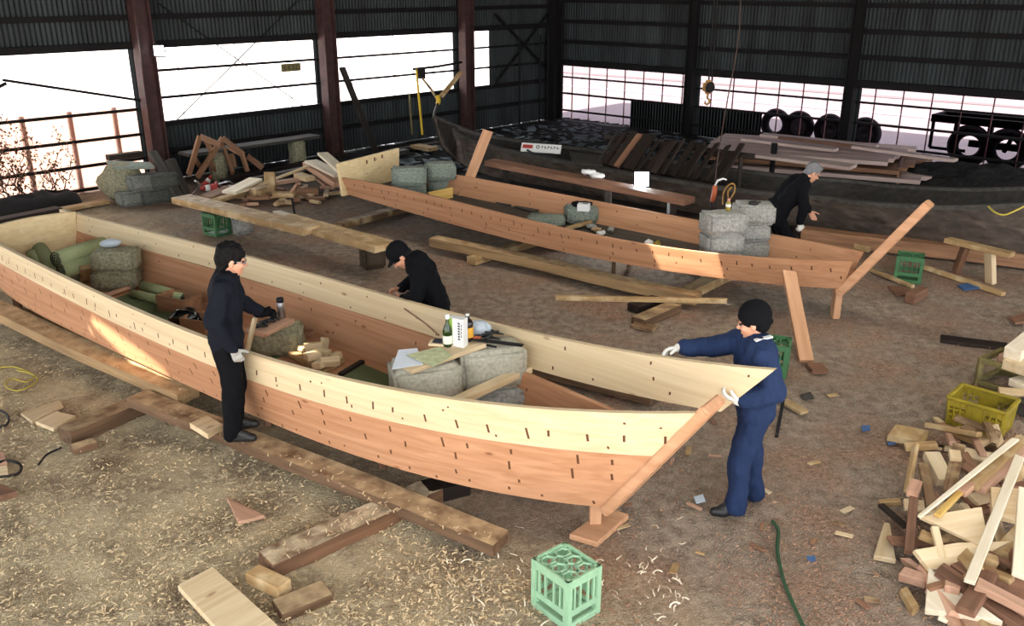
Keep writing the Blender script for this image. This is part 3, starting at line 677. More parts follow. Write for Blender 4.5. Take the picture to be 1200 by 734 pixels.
def hand(mb, w, d, palm, side, curl=.6, g=0., thumb_in=.4):
    """palm, five separate fingers; d = direction of the fingers, palm = direction the palm faces, side = +1 thumb to the left of d seen along -palm"""
    d = Vector(d).normalized(); palm = Vector(palm); palm = (palm-d*palm.dot(d)).normalized(); s = d.cross(palm).normalized()*side; w = Vector(w)
    for k, off in enumerate((.028, .010, -.009, -.026)): mb.cap(w+s*off*.55+d*.012, w+s*off+d*(.085-.004*abs(k-1)), .015+g, .0125+g, 8)
    L = (.072, .080, .074, .058)
    for k, off in enumerate((.030, .010, -.010, -.029)):
        p = w+s*off+d*(.088-.004*abs(k-1)); a = curl*(.55+.12*k); dd = d
        for j, f in enumerate((.45, .32, .23)):
            dd = (d*math.cos(a)+palm*math.sin(a)); q = p+dd*L[k]*f; mb.cap(p, q, .0092-.0008*j+g, .0085-.0008*j+g, 8); p = q; a += curl*(.75+.1*k)
    p = w+s*.022+d*.022; dd = (d*.62+s*.75+palm*.25).normalized()
    for j, l in enumerate((.042, .034, .026)):
        q = p+dd*l; mb.cap(p, q, .0125-.0015*j+g, .0110-.0015*j+g, 8); p = q; dd = (dd+palm*thumb_in*.5+d*.25).normalized()
def person(label, loc, yaw, J, mats, opts):
    """J: joints in the figure's own frame (x = the way it faces, y = its left, z up)"""
    V_ = lambda k: Vector(J[k])
    bk = opts.get('bulk', .01); pel, che, nec, hd = V_('pelvis'), V_('chest'), V_('neck'), V_('head')
    pit = math.radians(J.get('pitch', 0)); hy = math.radians(J.get('hyaw', 0)); rl = math.radians(J.get('roll', 0))
    HR = (Matrix.Rotation(hy, 3, 'Z') @ Matrix.Rotation(pit, 3, 'Y') @ Matrix.Rotation(rl, 3, 'X'))
    h = lambda x, y, z: hd+HR @ Vector((x, y, z))
    b = MB()
    def torso(m, g):
        f = (che-pel); fr = Vector((1, 0, 0))
        for sy in (-1, 1):
            sh = V_('shoL' if sy > 0 else 'shoR'); hp = pel+Vector((0, sy*.075, -.02))
            m.cap(hp, pel.lerp(che, .45)+Vector((0, sy*.065, 0)), .098+g, .092+g); m.cap(pel.lerp(che, .45)+Vector((0, sy*.065, 0)), che+Vector((.01, sy*.08, .02)), .092+g, .102+g)
            m.cap(che+Vector((0, sy*.07, .03)), sh.lerp(nec, .28), .098+g, .068+g); m.cap(sh, nec.lerp(sh, .15), .058+g, .052+g)
    torso(b, -.006)
    b.cap(che.lerp(nec, .7), nec+(hd-nec)*.25, .058, .052); b.cap(nec, h(-.02, 0, -.03), .054, .055)
    # head: skull, face, jaw, nose, brow, lips, ears
    b.ell(h(-.012, 0, .04), (.098, .077, .092), HR, 18, 12); b.ell(h(.022, 0, -.03), (.072, .062, .085), HR, 16, 10); b.ell(h(.048, 0, -.085), (.036, .036, .03), HR); b.ell(h(.07, 0, -.095), (.018, .02, .016), HR)
    b.cap(h(.088, 0, .012), h(.112, 0, -.024), .009, .0125, 8); b.ell(h(.1, .011, -.027), (.011, .009, .008), HR); b.ell(h(.1, -.011, -.027), (.011, .009, .008), HR)
    b.cap(h(.083, -.034, .03), h(.083, .034, .03), .011, .011, 8); b.ell(h(.086, 0, -.058), (.012, .024, .006), HR); b.ell(h(.084, 0, -.068), (.012, .021, .007), HR)
    for sy in (-1, 1):
        b.ell(h(-.004, sy*.076, -.004), (.021, .010, .033), HR); b.ell(h(-.002, sy*.073, -.03), (.012, .008, .012), HR); b.ell(h(.066, sy*.034, -.022), (.026, .022, .026), HR)
    sl, jk, tr = MB(), MB(), MB()
    arms = {}
    for s_, sy in (('L', 1), ('R', -1)):
        sh, el, wr_ = V_('sho'+s_), V_('elb'+s_), V_('wri'+s_)
        chain(b, [sh, el, wr_], [.048, .038, .027]); chain(jk, [sh, sh.lerp(el, .5), el, el.lerp(wr_, .55), wr_-(wr_-el).normalized()*.02], [.074+bk, .066+bk, .060+bk, .054+bk, .046+bk*.5])
        hd_ = J.get('hand'+s_, {}); d = Vector(hd_.get('d', (wr_-el))); pm = Vector(hd_.get('palm', (0, -sy, 0))); arms[s_] = (wr_, d, pm, hd_)
        # thumb points forward/up: choose the side so
        dn = d.normalized(); sv = dn.cross((pm-dn*pm.dot(dn)).normalized()); want = Vector(hd_.get('thumb', (1, 0, .6))); side = 1 if sv.dot(want) > 0 else -1
        arms[s_] += (side,)
        hand(b, wr_, d, pm, side, hd_.get('curl', .5))
        hp, kn, an = pel+Vector((0, sy*.088, -.05)), V_('kne'+s_), V_('ank'+s_)
        chain(b, [hp, kn, an], [.085, .054, .038]); chain(tr, [hp, hp.lerp(kn, .5), kn, kn.lerp(an, .5), an+Vector((0, 0, .0))], [.115, .102, .086, .08, .072+opts.get('cuff', 0)])
        td = Vector(J.get('toe'+s_, (1, 0, 0))).normalized()
        b.cap(an, an+td*.12+Vector((0, 0, -.05)), .036, .026)
    root = fuse('person', b, 'skin', .0062, None, 3)
    tag(root, label, 'person'); root.location = loc; root.rotation_euler = (0, 0, yaw)
    torso(jk, .022+bk); jk.cap(pel+Vector((0, -.075, -.05)), pel+Vector((0, .075, -.05)), .13+bk*.6, .13+bk*.6); jk.cap(che.lerp(nec, .6), nec+(hd-nec)*.16, .085, .07)
    tr.cap(pel+Vector((0, -.08, -.04)), pel+Vector((0, .08, -.04)), .118, .118); tr.cap(pel+Vector((0, -.06, .08)), pel+Vector((0, .06, .08)), .11, .11)
    if opts.get('hood'): jk.ell(nec+Vector((-.09, 0, .0)), (.07, .11, .075)); jk.ell(nec+Vector((-.05, 0, .05)), (.07, .1, .05))
    jo = fuse(opts.get('top', 'jacket'), jk, mats['top'], .011, root, 3, .018, .10)
    if opts.get('coverall'): jo.name = 'coverall_top'
    fuse(opts.get('bottom', 'trousers'), tr, mats['bottom'], .011, root, 3, .017, .095)
    # collar
    cl = MB(); R_ = Vector((nec+(hd-nec)*.08)); ax = (hd-nec).normalized(); d0, s0, u0 = basis(ax, (1, 0, 0)); pts = []
    for k in range(15): a = math.radians(-150+300*k/14)+PI; pts.append(R_+(Vector((1, 0, 0))*math.cos(a)*.078+Vector((0, 1, 0))*math.sin(a)*.072)+Vector((0, 0, .012)))
    for q, p_ in zip(pts, pts[1:]): cl.cap(q, p_, .017, .017, 8)
    fuse('collar', cl, mats.get('collar', mats['top']), .007, root, 2)
    for s_, sy in (('L', 1), ('R', -1)):
        an = V_('ank'+s_); td = Vector(J.get('toe'+s_, (1, 0, 0))).normalized(); so_ = MB(); sd_ = Vector((-td.y, td.x, 0))
        so_.cap(an-td*.03+Vector((0, 0, .03)), an-td*.035-Vector((0, 0, .035)), .048, .044); so_.cap(an-td*.03-Vector((0, 0, .035)), an+td*.10-Vector((0, 0, .035)), .043, .043); so_.cap(an+td*.09+sd_*.012-Vector((0, 0, .036)), an+td*.16-Vector((0, 0, .042)), .045, .036)
        so_.cap(an+Vector((0, 0, .02)), an+td*.1-Vector((0, 0, .02)), .045, .04)
        sh_ = fuse('shoe', so_, mats.get('shoe', 'black'), .009, root, 3)
        zmin = an.z-.078
        for v in sh_.data.vertices:
            if v.co.z < zmin: v.co.z = zmin
        if mats.get('glove'+s_):
            wr_, d, pm, hd_, side = arms[s_]; gm = MB(); hand(gm, wr_, d, pm, side, hd_.get('curl', .5), .0035)
            gm.cap(wr_-d.normalized()*.05, wr_+d.normalized()*.02, .037, .034); fuse('glove', gm, mats['glove'+s_], .005, root, 2)
    # eyes, brows
    for sy in (-1, 1):
        MB().ell(h(.0845, sy*.033, .008), (.0125, .0135, .0085), HR, 12, 8).build('eye', 'ink', root, True)
    hk = opts.get('hair')
    if hk == 'short':
        m = MB(); m.ell(h(-.024, 0, .052), (.108, .09, .102), HR, 18, 12); m.cap(h(-.08, -.03, .0), h(-.08, .03, .0), .05, .05); m.ell(h(-.055, 0, -.04), (.055, .068, .06), HR)
        for y_ in (-.055, -.03, 0, .03, .055): m.cap(h(.03, y_*1.1, .118-abs(y_)*.3), h(.094-abs(y_)*.25, y_*1.15, .058), .026, .012, 8)
        for sy in (-1, 1): m.cap(h(.03, sy*.07, .06), h(.022, sy*.074, .0), .018, .009, 8); m.cap(h(-.05, sy*.07, .03), h(-.05, sy*.07, -.03), .025, .016, 8)
        hair = fuse('hair', m, mats['hair'], .0085, root, 2, .012, .022)
    if hk == 'combed':
        m = MB(); m.ell(h(-.022, 0, .05), (.104, .085, .095), HR, 18, 12); m.ell(h(-.06, 0, -.02), (.05, .068, .06), HR); m.cap(h(.05, -.035, .1), h(.05, .035, .1), .032, .032)
        for sy in (-1, 1): m.cap(h(.0, sy*.07, .05), h(.012, sy*.074, -.012), .018, .011, 8)
        fuse('hair', m, mats['hair'], .0085, root, 2, .008, .02)
    if opts.get('cap') == 'beanie':
        m = MB(); m.ell(h(-.022, 0, .06), (.118, .1, .108), HR, 20, 14); m.ell(h(-.055, 0, .02), (.078, .088, .075), HR); m.cap(h(-.06, -.03, -.02), h(-.06, .03, -.02), .055, .055)
        for k in range(16):
            a, c = 2*PI*k/16, 2*PI*(k+1)/16; q = lambda t: h(-.018+.1*math.cos(t), .089*math.sin(t), .028+.035*math.cos(t)); m.cap(q(a), q(c), .02, .02, 8)
        fuse('knit_cap', m, 'blackcloth', .009, root, 3, .004, .02)
        hm = MB(); hm.ell(h(-.055, 0, -.03), (.05, .066, .055), HR); fuse('hair', hm, 'hair', .009, root, 2)
    if opts.get('cap') == 'ball':
        m = MB(); m.ell(h(-.012, 0, .055), (.114, .093, .1), HR, 20, 14); m.ell(h(-.06, 0, .02), (.06, .08, .06), HR)
        fuse('cap', m, 'blackcloth', .009, root, 3, .003, .03)
        vz = MB(); n = 10; vs = []
        for k in range(n+1):
            a = math.radians(-62+124*k/n); vs += [h(.085*math.cos(a), .085*math.sin(a), .05), h(.085*math.cos(a)+.075*math.cos(a*.7), .088*math.sin(a), .028)]
        vs += [v+HR @ Vector((0, 0, .006)) for v in vs]; m_ = 2*(n+1); fs = []
        for k in range(n): a = 2*k; fs += [(a, a+1, a+3, a+2), (m_+a, m_+a+2, m_+a+3, m_+a+1), (a+1, m_+a+1, m_+a+3, a+3), (a, a+2, m_+a+2, m_+a)]
        fs += [(0, m_, m_+1, 1), (2*n, 2*n+1, m_+2*n+1, m_+2*n)]
        vz.add(vs, fs).build('cap_visor', 'blackcloth', root)
        hm = MB(); hm.ell(h(-.055, 0, -.03), (.055, .07, .06), HR); fuse('hair', hm, 'hair', .009, root, 2, .006, .02)
    if opts.get('glasses'):
        g = MB()
        for sy in (-1, 1):
            c = h(.104, sy*.034, .008); pts = [c+HR @ Vector((0, .026*math.cos(2*PI*k/16), .018*math.sin(2*PI*k/16))) for k in range(17)]; g.tube(pts, .0026, 6, False)
            g.tube([h(.103, sy*.06, .012), h(.05, sy*.076, .014), h(-.005, sy*.08, .012)], .0026, 6)
        g.tube([h(.104, -.009, .012), h(.108, 0, .014), h(.104, .009, .012)], .0026, 6); g.build('glasses', 'metal', root, True)
    return root, h
STAND = dict(pelvis=(-.02, 0, .93), chest=(0, 0, 1.2), neck=(0, 0, 1.4), head=(.02, 0, 1.53), shoL=(-.01, .175, 1.355), shoR=(-.01, -.175, 1.355),
             elbL=(-.02, .24, 1.1), elbR=(-.02, -.24, 1.1), wriL=(.06, .23, .87), wriR=(.06, -.23, .87), kneL=(.02, .1, .49), kneR=(.02, -.1, .49), ankL=(0, .1, .09), ankR=(0, -.1, .09))
def pose(**k): d = dict(STAND); d.update(k); return d
# man on the timber at the left, facing right, lath in his left hand
p = at(281, 512, .25)
PA, hA = person('standing person in dark work jacket and glasses, facing right, one hand on an upright lath', (p.x-.02, p.y+.02, .248), math.radians(14),
    pose(pelvis=(-.0, 0, .92), chest=(.02, 0, 1.19), neck=(.055, 0, 1.375), head=(.105, 0, 1.5), pitch=12, hyaw=3, shoL=(.045, .17, 1.335), shoR=(.03, -.18, 1.335),
         elbR=(-.06, -.27, 1.09), wriR=(.06, -.24, .86), elbL=(.1, .27, 1.09), wriL=(.29, .2, .98), handR=dict(d=(.35, .1, -1), palm=(-.2, 1, 0), thumb=(1, 0, 0), curl=.75), handL=dict(d=(1, -.35, .1), palm=(.2, -1, -.3), thumb=(0, 0, 1), curl=1.05),
         kneL=(.03, .09, .48), kneR=(.01, -.1, .48), ankL=(-.02, .09, .085), ankR=(-.03, -.11, .085), toeL=(1, .1, 0), toeR=(1, -.25, 0)),
    dict(top='darknavy', bottom='blackcloth', hair='hair', gloveR='grey_glove', gloveL='blackcloth'), dict(hair='short', glasses=True, cuff=.006))
# man in blue coveralls by the bow, facing left and holding the free end of the upper plank
p = at(868, 600, 0)
PB, hB = person('person in blue coveralls and black knit cap beside the bow, holding the free plank end', (p.x, p.y+.03, -.005), math.radians(176),
    pose(pelvis=(-.03, 0, .93), chest=(-.015, 0, 1.2), neck=(.0, 0, 1.39), head=(.035, -.01, 1.52), pitch=14, hyaw=-14, shoL=(-.02, .175, 1.345), shoR=(.05, -.17, 1.335),
         elbR=(.3, -.21, 1.24), wriR=(.5, -.2, 1.24), elbL=(-.1, .28, 1.12), wriL=(.13, .25, 1.03), handR=dict(d=(1, .1, -.1), palm=(0, .4, -1), thumb=(0, 1, .2), curl=.6), handL=dict(d=(1, -.1, .25), palm=(0, -.5, .8), thumb=(0, 1, .6), curl=.7),
         kneL=(.045, .08, .49), kneR=(-.06, -.12, .48), ankL=(.05, .085, .085), ankR=(-.12, -.13, .09), toeL=(1, .1, 0), toeR=(1, -.2, 0)),
    dict(top='navy', bottom='navy', gloveL='glove', gloveR='glove'), dict(cap='beanie', top='coverall_top', bottom='coverall_legs', cuff=.01, bulk=.016))
st = MB().bar((-.075, .10, 1.462), (.045, .15, 1.448), .032, .012); st.build('reflective_stripe', 'white_paint', PB)
# man in black cap, bending over work behind the front boat
PC, hC = person('person in black cap and black hooded jacket with head bowed, behind the front boat', (-.85, 8.12, 0), math.radians(186),
    pose(pelvis=(-.12, 0, .87), chest=(-.02, 0, 1.13), neck=(.09, 0, 1.3), head=(.2, .0, 1.345), pitch=52, hyaw=6, shoL=(.04, .18, 1.245), shoR=(.04, -.18, 1.245),
         elbL=(.06, .26, 1.02), wriL=(.2, .13, .96), elbR=(.06, -.26, 1.03), wriR=(.22, -.12, .98), handL=dict(d=(1, -.3, -.1), palm=(0, -.6, -.6), thumb=(0, 0, 1), curl=1.), handR=dict(d=(1, .3, -.1), palm=(0, .6, -.6), thumb=(0, 0, 1), curl=1.),
         kneL=(.02, .1, .46), kneR=(.02, -.1, .46), ankL=(-.1, .1, .085), ankR=(-.1, -.1, .085)),
    dict(top='blackcloth', bottom='blackcloth'), dict(cap='ball', hood=True))
# grey-haired man between the second boat and the old boat
PD, hD = person('grey-haired person in black jacket stooping to the right behind the second boat', (3.72, 11.72, 0), math.radians(8),
    pose(pelvis=(-.22, 0, .88), chest=(-.02, 0, 1.13), neck=(.13, 0, 1.32), head=(.25, 0, 1.4), pitch=32, hyaw=-4, shoL=(.08, .18, 1.26), shoR=(.05, -.18, 1.245),
         elbR=(.05, -.27, .98), wriR=(.03, -.26, .79), elbL=(.22, .22, 1.02), wriL=(.36, .16, .84), handR=dict(d=(.15, 0, -1), palm=(-.3, 1, 0), thumb=(1, 0, 0), curl=1.15), handL=dict(d=(.5, -.1, -.8), palm=(-.3, -1, 0), thumb=(1, 0, 0), curl=.5),
         kneL=(.02, .1, .46), kneR=(.02, -.1, .46), ankL=(-.1, .1, .085), ankR=(-.1, -.1, .085)),
    dict(top='blackcloth', bottom='blackcloth', hair='greyhair', gloveR='glove'), dict(hair='combed'))
# ------------------------------------------------------------------ timbers on the ground, front
GB = None
plank('long_timber', 'long worn timber along the stern side of the front boat, upper one of two', 'timber', at(-60, 338, .2), at(222, 465, .2), .24, .11, 'dusty_tan', roll=0, warp=.03)
plank('long_timber', 'long worn timber along the front boat, strewn with pale shavings, running to the bow', 'timber', at(160, 466, .175), at(588, 637, .09), .22, .09, 'dusty', warp=.03)
plank('plank', 'thin pale plank wedged between the worn timber and the stern half of the front boat', 'plank', at(12, 362, .17), at(102, 389, .17), .16, .03, 'tan')
plank('cross_timber', 'short dark timber lying crosswise under the worn timber at left', 'timber', at(76, 512, .06), at(275, 428, .06), .2, .13, 'dusty')
plank('cross_timber', 'reddish crosswise timber topped with pale shavings, under the worn timber near the bow', 'timber', at(312, 664, .045), at(512, 574, .045), .22, .13, 'dusty_red')
block_ = plank('timber_stub', 'small timber stub standing out under the dark crosswise timber', 'timber', at(84, 528, .025), at(112, 519, .025), .12, .06, 'dusty')
plank('timber_stub', 'pale squared stub on the ground below the end of the reddish timber', 'timber', at(296, 673, .05), at(334, 691, .05), .12, .09, 'tan')
plank('long_timber', 'dark timber on the ground beyond the front boat, seen below the free plank', 'timber', at(600, 420, .1), at(768, 462, .1), .22, .16, 'dusty')
plank('timber_stub', 'dark half-buried stub beside the big pale board', 'timber', at(325, 718, .02), at(384, 694, .02), .18, .08, 'dusty')
plank('timber_stub', 'dark block under the front boat beside the reddish crosswise timber', 'timber', at(498, 578, .05), at(545, 566, .05), .2, .12, 'dark_wood')
slab('board', 'big pale pine board at the bottom edge, lying flat with two knots', 'board', [at(208, 686, .1), at(249, 664, .1), at(390, 790, .1), at(318, 806, .1)], .1, .045, 'pale')
slab('board_offcut', 'pale triangular offcut on the sawdust at far left', 'board', [at(24, 484, .04), at(70, 469, .04), at(74, 475, .04), at(37, 494, .04)], 0, .03, 'pale')
slab('board_offcut', 'pale square offcut beside the triangular one on the sawdust', 'board', [at(41, 494, .05), at(66, 482, .05), at(89, 487, .05), at(62, 502, .05)], 0, .04, 'pale')
slab('board_offcut', 'small pale block lying on the worn timber by the man with the lath', 'board', [at(222, 496, .3), at(243, 487, .3), at(261, 497, .3), at(243, 509, .3)], 0, .05, 'pale')
slab('board_offcut', 'pink triangular offcut on the ground below the worn timber', 'board', [at(265, 582, .04), at(311, 604, .04), at(279, 612, .04)], 0, .03, 'pink')
slab('board_offcut', 'reddish block at the left edge of the sawdust, upper one', 'board', [at(-12, 532, .07), at(4, 530, .07), at(8, 541, .07), at(-12, 545, .07)], 0, .06, 'pink')
slab('board_offcut', 'reddish block at the left edge under the black cable', 'board', [at(-12, 566, .06), at(6, 568, .06), at(20, 576, .06), at(-2, 582, .06)], 0, .05, 'brown')
slab('board_offcut', 'pale piece tangled in the black cable at the left edge', 'board', [at(-10, 548, .05), at(8, 545, .05), at(10, 556, .05), at(-10, 562, .05)], 0, .03, 'pale')
def cord(name, label, cat, pts, r, mat, n=8, sm=8):
    f = polyline(pts); return tag(MB().tube([f(i/(sm*len(pts))) for i in range(sm*len(pts)+1)], r, n).build(name, mat, None, True), label, cat)
cord('cable', 'black cable loop on the sawdust, upper one at the left edge', 'cable', [at(-12, 482, .02), at(2, 482, .02), at(10, 490, .02), at(6, 499, .02), at(-10, 502, .02)], .012, 'black')
cord('cable', 'black cable coil lying over the reddish blocks at the left edge', 'cable', [at(-12, 546, .1), at(8, 540, .06), at(24, 545, .02), at(20, 556, .02), at(-8, 560, .06)], .012, 'black')
cord('cable', 'thin dark cord trailing below the dark crosswise timber', 'cord', [at(45, 545, .01), at(55, 533, .015), at(72, 525, .015)], .009, 'darkmetal')
cord('cord', 'loose coil of yellow cord on the sawdust at left', 'cord', [at(-6, 432, .02), at(15, 430, .02), at(35, 437, .02), at(44, 446, .02), at(22, 458, .02), at(6, 452, .02), at(14, 444, .02), at(30, 448, .02), at(40, 440, .02), at(20, 434, .02)], .008, 'yellow_cord')
cord('hose', 'green hose snaking over the bare earth at the bottom', 'hose', [at(905, 611, .015), at(912, 622, .02), at(911, 645, .02), at(918, 680, .02), at(930, 710, .02), at(946, 745, .02), at(960, 775, .02)], .014, 'hose')
# ------------------------------------------------------------------ timbers round the second boat
plank('plank', 'thick new plank on a dark green crate behind the front boat', 'plank', at(212, 233, .46), at(366, 270, .46), .34, .1, 'tan')
plank('plank', 'thick new plank behind the front boat, ending beside the man in the black cap', 'plank', at(330, 256, .43), at(452, 290, .43), .38, .09, 'tan')
p = at(436, 316, 0)
block('support_block', 'dark wood block under the end of the thick plank by the black-capped man', 'block', (p.x, p.y+.1, 0), (.32, .25, .38), .5, 'mossy_wood' if 'mossy_wood' in M else 'old', rough=.004)
p = at(275, 276, 0); block('support_block', 'grey block beside the green crate under the thick plank', 'block', (p.x+.1, p.y+.1, 0), (.3, .25, .4), .5, 'concrete', rough=.006)
plank('long_timber', 'long squared timber on the shavings in front of the second boat', 'timber', at(508, 284, .14), at(818, 350, .14), .2, .13, 'dusty_tan', warp=.03)
plank('batten', 'thin pale batten lying across the end of the long squared timber', 'batten', at(651, 349, .24), at(852, 353, .23), .07, .05, 'tan')
plank('cross_timber', 'pale crosswise timber under the middle of the second boat', 'timber', at(552, 306, .06), at(668, 270, .06), .16, .11, 'tan')
plank('cross_timber', 'pale crosswise timber under the second boat near its bow half', 'timber', at(788, 352, .06), at(850, 322, .06), .2, .12, 'tan')
plank('cross_timber', 'old crosswise timber under the stern of the second boat', 'timber', at(398, 264, .05), at(478, 243, .05), .2, .1, 'old')
plank('timber_stub', 'dark stub below the thin batten in the shavings', 'timber', at(748, 378, .04), at(790, 360, .04), .2, .1, 'dusty')
plank('timber_stub', 'dark stub lying beside another one below the thin batten', 'timber', at(742, 362, .04), at(772, 352, .04), .2, .1, 'dark_wood')
plank('timber_stub', 'short old board on the shavings below the dark stubs', 'timber', at(742, 380, .02), at(768, 386, .02), .16, .04, 'old')
plank('long_plank', 'long brown plank on blocks between the second boat and the old boat', 'plank', aty(574, 190, 15.2), aty(808, 236, 12.4), .28, .09, 'brown')
plank('support_post', 'grey post under the long brown plank', 'post', aty(712, 256, 13.5)*1, aty(712, 222, 13.5), .24, .1, 'grey_wood')
plank('support_post', 'dark post under the left end of the long brown plank', 'post', Vector((-.1, 14.95, 0)), Vector((-.1, 14.95, .84)), .24, .1, 'dark_wood')
plank('support_post', 'dark post under the right end of the long brown plank', 'post', Vector((2.3, 12.62, 0)), Vector((2.3, 12.62, .84)), .24, .1, 'dark_wood')
plank('prop', 'reddish plank leaning upright beside the stern blocks of the second boat', 'prop', Vector((-.98, 14.42, .05)), aty(572, 153, 14.75), .17, .05, 'stem', roll=PI/2)
# around the second bow
plank('batten', 'thick pale batten on the ground behind the raised bow board', 'batten', at(978, 280, .1), at(1020, 292, .05), .14, .08, 'tan')
plank('batten', 'dark thin batten behind the raised bow board', 'batten', at(938, 274, .06), at(985, 286, .04), .08, .04, 'grey_wood')
plank('batten', 'narrow lath running from the second bow towards the small trestle', 'batten', at(1018, 315, .05), at(1070, 336, .04), .06, .04, 'tan')
plank('batten', 'narrow lath on the ground from the green crate to the trestle legs', 'batten', at(1083, 313, .04), at(1176, 345, .03), .08, .05, 'tan')
slab('board_offcut', 'thin brown offcut on the ground below the green crate', 'board', [at(1040, 335, .03), at(1062, 336, .03), at(1072, 343, .03), at(1050, 346, .03)], 0, .025, 'brown')
plank('wood_block', 'triangular wood block on the ground below the green crate by the second bow', 'block', at(1066, 350, .07), at(1082, 342, .07), .12, .14, 'brown')
cr_t = empty('trestle', at(1150, 322, 0), 0, 'small low trestle with one pale and one dark leg near the right edge', 'trestle')
def kid(o, root): o.parent = root; o.matrix_parent_inverse = root.matrix_basis.inverted(); return o
def part(name, root, p, q, w, h, mat, roll=0., lab=None):
    o = plank(name, lab, None, p, q, w, h, mat, roll=roll); mw = o.matrix_world.copy(); o.parent = root; o.matrix_parent_inverse = Matrix.Identity(4)
    o.matrix_basis = Matrix.Translation(-root.location) @ mw if root.rotation_euler.z == 0 else root.matrix_basis.inverted() @ mw
    return o
part('top_rail', cr_t, aty(1110, 281, 11.75), aty(1186, 299, 11.1), .16, .06, 'tan')
part('leg', cr_t, at(1161, 332, 0), aty(1160, 296, 11.32), .14, .07, 'pale', 0)
part('leg', cr_t, at(1120, 320, 0), aty(1132, 288, 11.6), .16, .07, 'brown', PI/2)
slab('tarp_scrap', 'crumpled scrap of blue sheet on the ground by the trestle', 'sheet', [at(1122, 334, .03), at(1140, 330, .04), at(1150, 337, .03), at(1130, 340, .02)], 0, .015, 'blue_plastic')
plank('lath', 'pale lath on the ground behind the man in blue', 'lath', at(918, 470, .03), at(943, 484, .03), .1, .03, 'tan')
plank('iron_bar', 'thin black bar standing slanted behind the man in blue', 'bar', at(910, 512, .0), Vector(at(912, 470, .0))+Vector((0, -.15, .12)), .03, .03, 'darkmetal')
plank('plank', 'dark old plank half sunk in the earth right of the second bow', 'plank', at(1102, 397, .01), at(1180, 407, .01), .18, .04, 'dark_wood')
slab('board_offcut', 'brown offcut lying at the right edge beyond the pale timbers', 'board', [at(1182, 372, .04), at(1202, 366, .04), at(1214, 376, .04), at(1190, 378, .04)], 0, .03, 'brown')
# ------------------------------------------------------------------ crates
def bottle_crate(label, c, rz, mat, L=.32, Wd=.275, Hh=.355):
    r = empty('bottle_crate', c, rz, label, 'crate', None); t = .012
    g = MB()
    for i in range(3):
        for j in range(2):
            x, y = (i-1)*L*.315, (j-.5)*Wd*.47; n = 6
            pts = [(x+L*.135*math.cos(2*PI*k/n+.52), y+Wd*.185*math.sin(2*PI*k/n+.52), Hh-.018) for k in range(n+1)]; g.tube(pts, .0085, 6, False)
            for k in range(6):
                a = 2*PI*k/n+.52; g.bar((x+L*.135*math.cos(a), y+Wd*.185*math.sin(a), Hh-.02), (max(-L/2, min(L/2, x+L*.2*math.cos(a))), max(-Wd/2, min(Wd/2, y+Wd*.27*math.sin(a))), Hh-.02), .011, .02)
    for y in (-Wd/2, Wd/2): g.bar((-L/2, y, Hh-.03), (L/2, y, Hh-.03), .014, .06)
    for x in (-L/2, L/2): g.bar((x, -Wd/2, Hh-.03), (x, Wd/2, Hh-.03), .014, .06)
    g.build('top_grid', mat, r)
    po = MB()
    for sx in (-1, 1):
        for sy in (-1, 1): po = MB(); po.box((sx*(L/2-.012), sy*(Wd/2-.012), Hh/2), (.046, .046, Hh)); po.build('corner_post', mat, r, bevel=.006, seg=2)
    for nm, a, b in (('side', (-L/2, -Wd/2), (L/2, -Wd/2)), ('side', (-L/2, Wd/2), (L/2, Wd/2)), ('side', (-L/2, -Wd/2), (-L/2, Wd/2)), ('side', (L/2, -Wd/2), (L/2, Wd/2))):
        s = MB(); A = lambda z: (a[0], a[1], z); B = lambda z: (b[0], b[1], z)
        s.bar(A(.115), B(.115), .014, .045); s.bar(A(.022), B(.022), .016, .044)
        for f in (.2, .38, .62, .8): q = Vector((a[0]+(b[0]-a[0])*f, a[1]+(b[1]-a[1])*f, 0)); s.bar(q+Vector((0, 0, .13)), q+Vector((0, 0, Hh-.05)), .014, .014, (b[0]-a[0]+.001, b[1]-a[1], 0))
        s.build('side_wall', mat, r)
    MB().box((0, 0, .02), (L-.03, Wd-.03, .012)).build('base', mat, r)
    return r
c0 = (at(663, 635, .355)+at(665, 684, .355))/2
bottle_crate('pale green bottle crate standing alone at the bottom in front of the bow', (c0.x, c0.y, 0), math.radians(-50), 'green_plastic')
c0 = at(908, 400, .36); bottle_crate('green bottle crate behind the man in blue', (c0.x, c0.y+.05, 0), math.radians(-22), 'deep_green_plastic')
c0 = at(1068, 298, .36); bottle_crate('green bottle crate behind the raised bow of the second boat', (c0.x, c0.y, 0), math.radians(-25), 'deep_green_plastic')
p = at(252, 277, 0); bottle_crate('dark green crate under the thick plank at left, behind the front boat', (p.x, p.y+.14, 0), math.radians(-36), 'deep_green_plastic')
